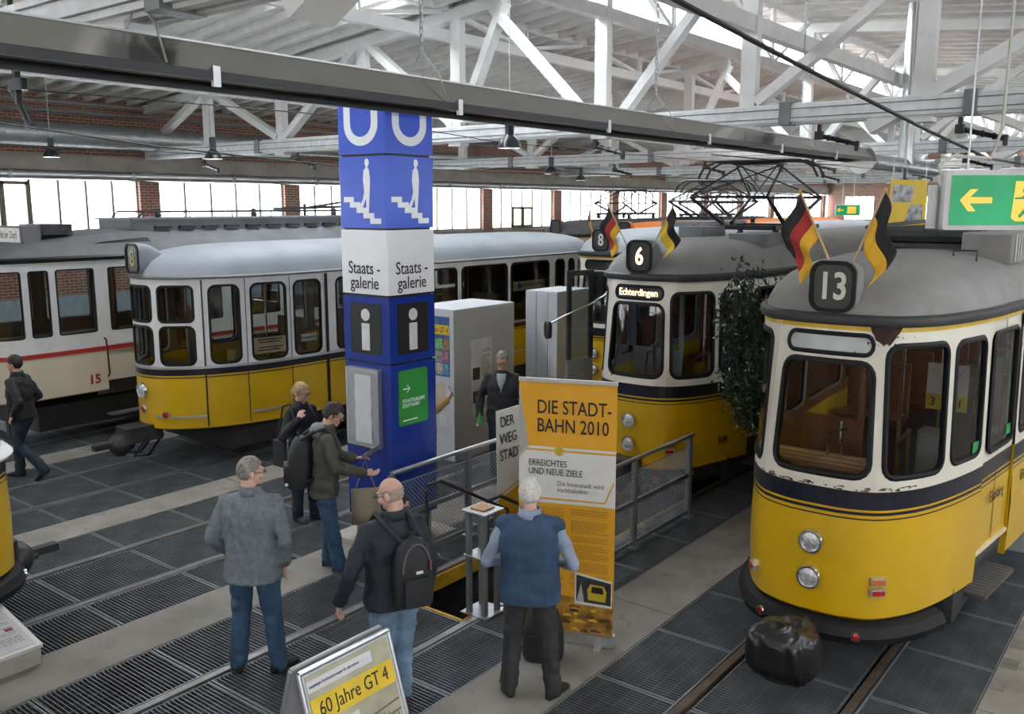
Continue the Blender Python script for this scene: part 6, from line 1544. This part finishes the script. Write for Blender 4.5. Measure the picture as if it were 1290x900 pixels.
person('white-haired man in a blue vest seen from behind before the orange banner', P5, r5, 1.70, vest=VESTB, shirt=SHIRTB, jmat=SHIRTB, hem=.80, pants=TROUD, shoes=SHOEB, hair=HWHITE, hairkind='full', skin=SKINPINK, bulk=1.2, head=(6, 0, -8),
       arms={'R': ((-.34, .03, 1.09), (-.22, -.22, 1.02), (.8, -.5, 0)), 'L': ((.335, .03, 1.09), (.20, -.22, 1.02), (-.8, -.5, 0))}, legs={'L': ((.13, -.01, .50), (.16, .02, .09), (.4, -1, 0)), 'R': ((-.14, -.01, .50), (-.19, .03, .09), (-.6, -1, 0))})
P6 = (-7.42, 9.32); r6 = facing(P6, -.96, -.12)
p6 = person('man in a dark jacket and glasses looking down behind the pit railing', P6, r6, 1.77, jmat=BLACKJ, hem=.80, pants=JEANSD, shoes=SHOEB, hair=HGREY, glasses=True, head=(20, 0, 5), bulk=1.06, collar=False,
       arms={'R': ((-.30, .02, 1.12), (-.30, -.10, .90), (.1, -.4, -1)), 'L': ((.28, .0, 1.12), (.22, -.14, .95), (-.2, -.5, -.8))})
m = MB(); m.grid([[(x * w_, y + .02 * abs(x), z) for x in (-1, -.5, 0, .5, 1)] for z, w_, y in ((1.22, .006, -.160), (1.32, .035, -.156), (1.40, .06, -.138), (1.47, .062, -.105))]); o = m.build('t_shirt', M('t_shirt_grey', (.33, .36, .36), .8), p6, smooth=True); o.modifiers.new('t', 'SOLIDIFY').thickness = .012
bt = MB().lathe([(.0, 0), (.032, .0), (.034, .02), (.034, .10), (.015, .14), (.013, .17)], 14).build('bottle', M('bottle_green', (.06, .30, .06), .3), loc=(0, 0, 0), smooth=True)
bt.matrix_world = Matrix.Translation((*P6, 0)) @ Matrix.Rotation(r6, 4, 'Z') @ Matrix.Translation((-.275, -.20, .80)); tag(bt, 'small green bottle in the hand of the man behind the railing', 'bottle')
P7 = (-12.61, 5.37); r7 = facing(P7, .12, -.98)
person('young man in black walking out at the left edge', P7, r7, 1.70, jmat=BLACKJ, hem=.86, pants=JEANSD, shoes=SHOEB, hair=HDARK, hairkind='full', head=(4, 0, 0), lean=(0, -.04),
       arms={'R': ((-.26, .10, 1.14), (-.20, -.08, .98), (.2, -1, -.2)), 'L': ((.26, .16, 1.16), (.22, .02, .95), (0, -.6, -.8))}, legs={'L': ((.08, -.02, .50), (.08, .32, .17), (0, -.75, -.65)), 'R': ((-.08, -.14, .51), (-.08, -.16, .09), (0, -1, 0))})
P8 = (-7.86, 8.28); r8 = facing(P8, .05, .98)
person('person in a tan coat mostly hidden behind the blue column', P8, r8, 1.68, jmat=COAT, hem=.55, pants=JEANSD, shoes=SHOEB, hair=HDARK, head=(10, 0, 0), arms={'R': ((-.24, -.10, 1.14), (-.12, -.30, 1.30), (.1, -.5, .6)), 'L': ((.24, .0, 1.14), (.2, -.1, .92), (0, -.2, -1))})
phn = MB().rbox(0, 0, 0, .075, .01, .15, .012, 3, axis='y').build('phone', M('phone_body', (.03, .03, .035), .3)); MB().box(-.032, .032, -.0065, -.0055, -.06, .06).build('screen', M('phone_screen', (.35, .5, .65), .2, emit=.4), phn)
phn.matrix_world = Matrix.Translation((*P8, 0)) @ Matrix.Rotation(r8, 4, 'Z') @ Matrix.Translation((-.105, -.345, 1.36)) @ Matrix.Rotation(R(-30), 4, 'X'); tag(phn, 'smartphone held up beside the blue column', 'phone')
P9 = (-5.47, 5.42); r9 = facing(P9, .25, .95)
person('child in pale trainers hidden behind the balding man', P9, r9, 1.18, jmat=NAVYJ, hem=.80, pants=JEANSD, shoes=SNEAK, hair=HDARK, hairkind='full', head=(10, 0, 0), arms={'R': ((-.24, -.10, 1.14), (-.14, -.34, .92), (.1, -1, -.1)), 'L': ((.24, .0, 1.14), (.2, -.1, .92), (0, -.2, -1))})
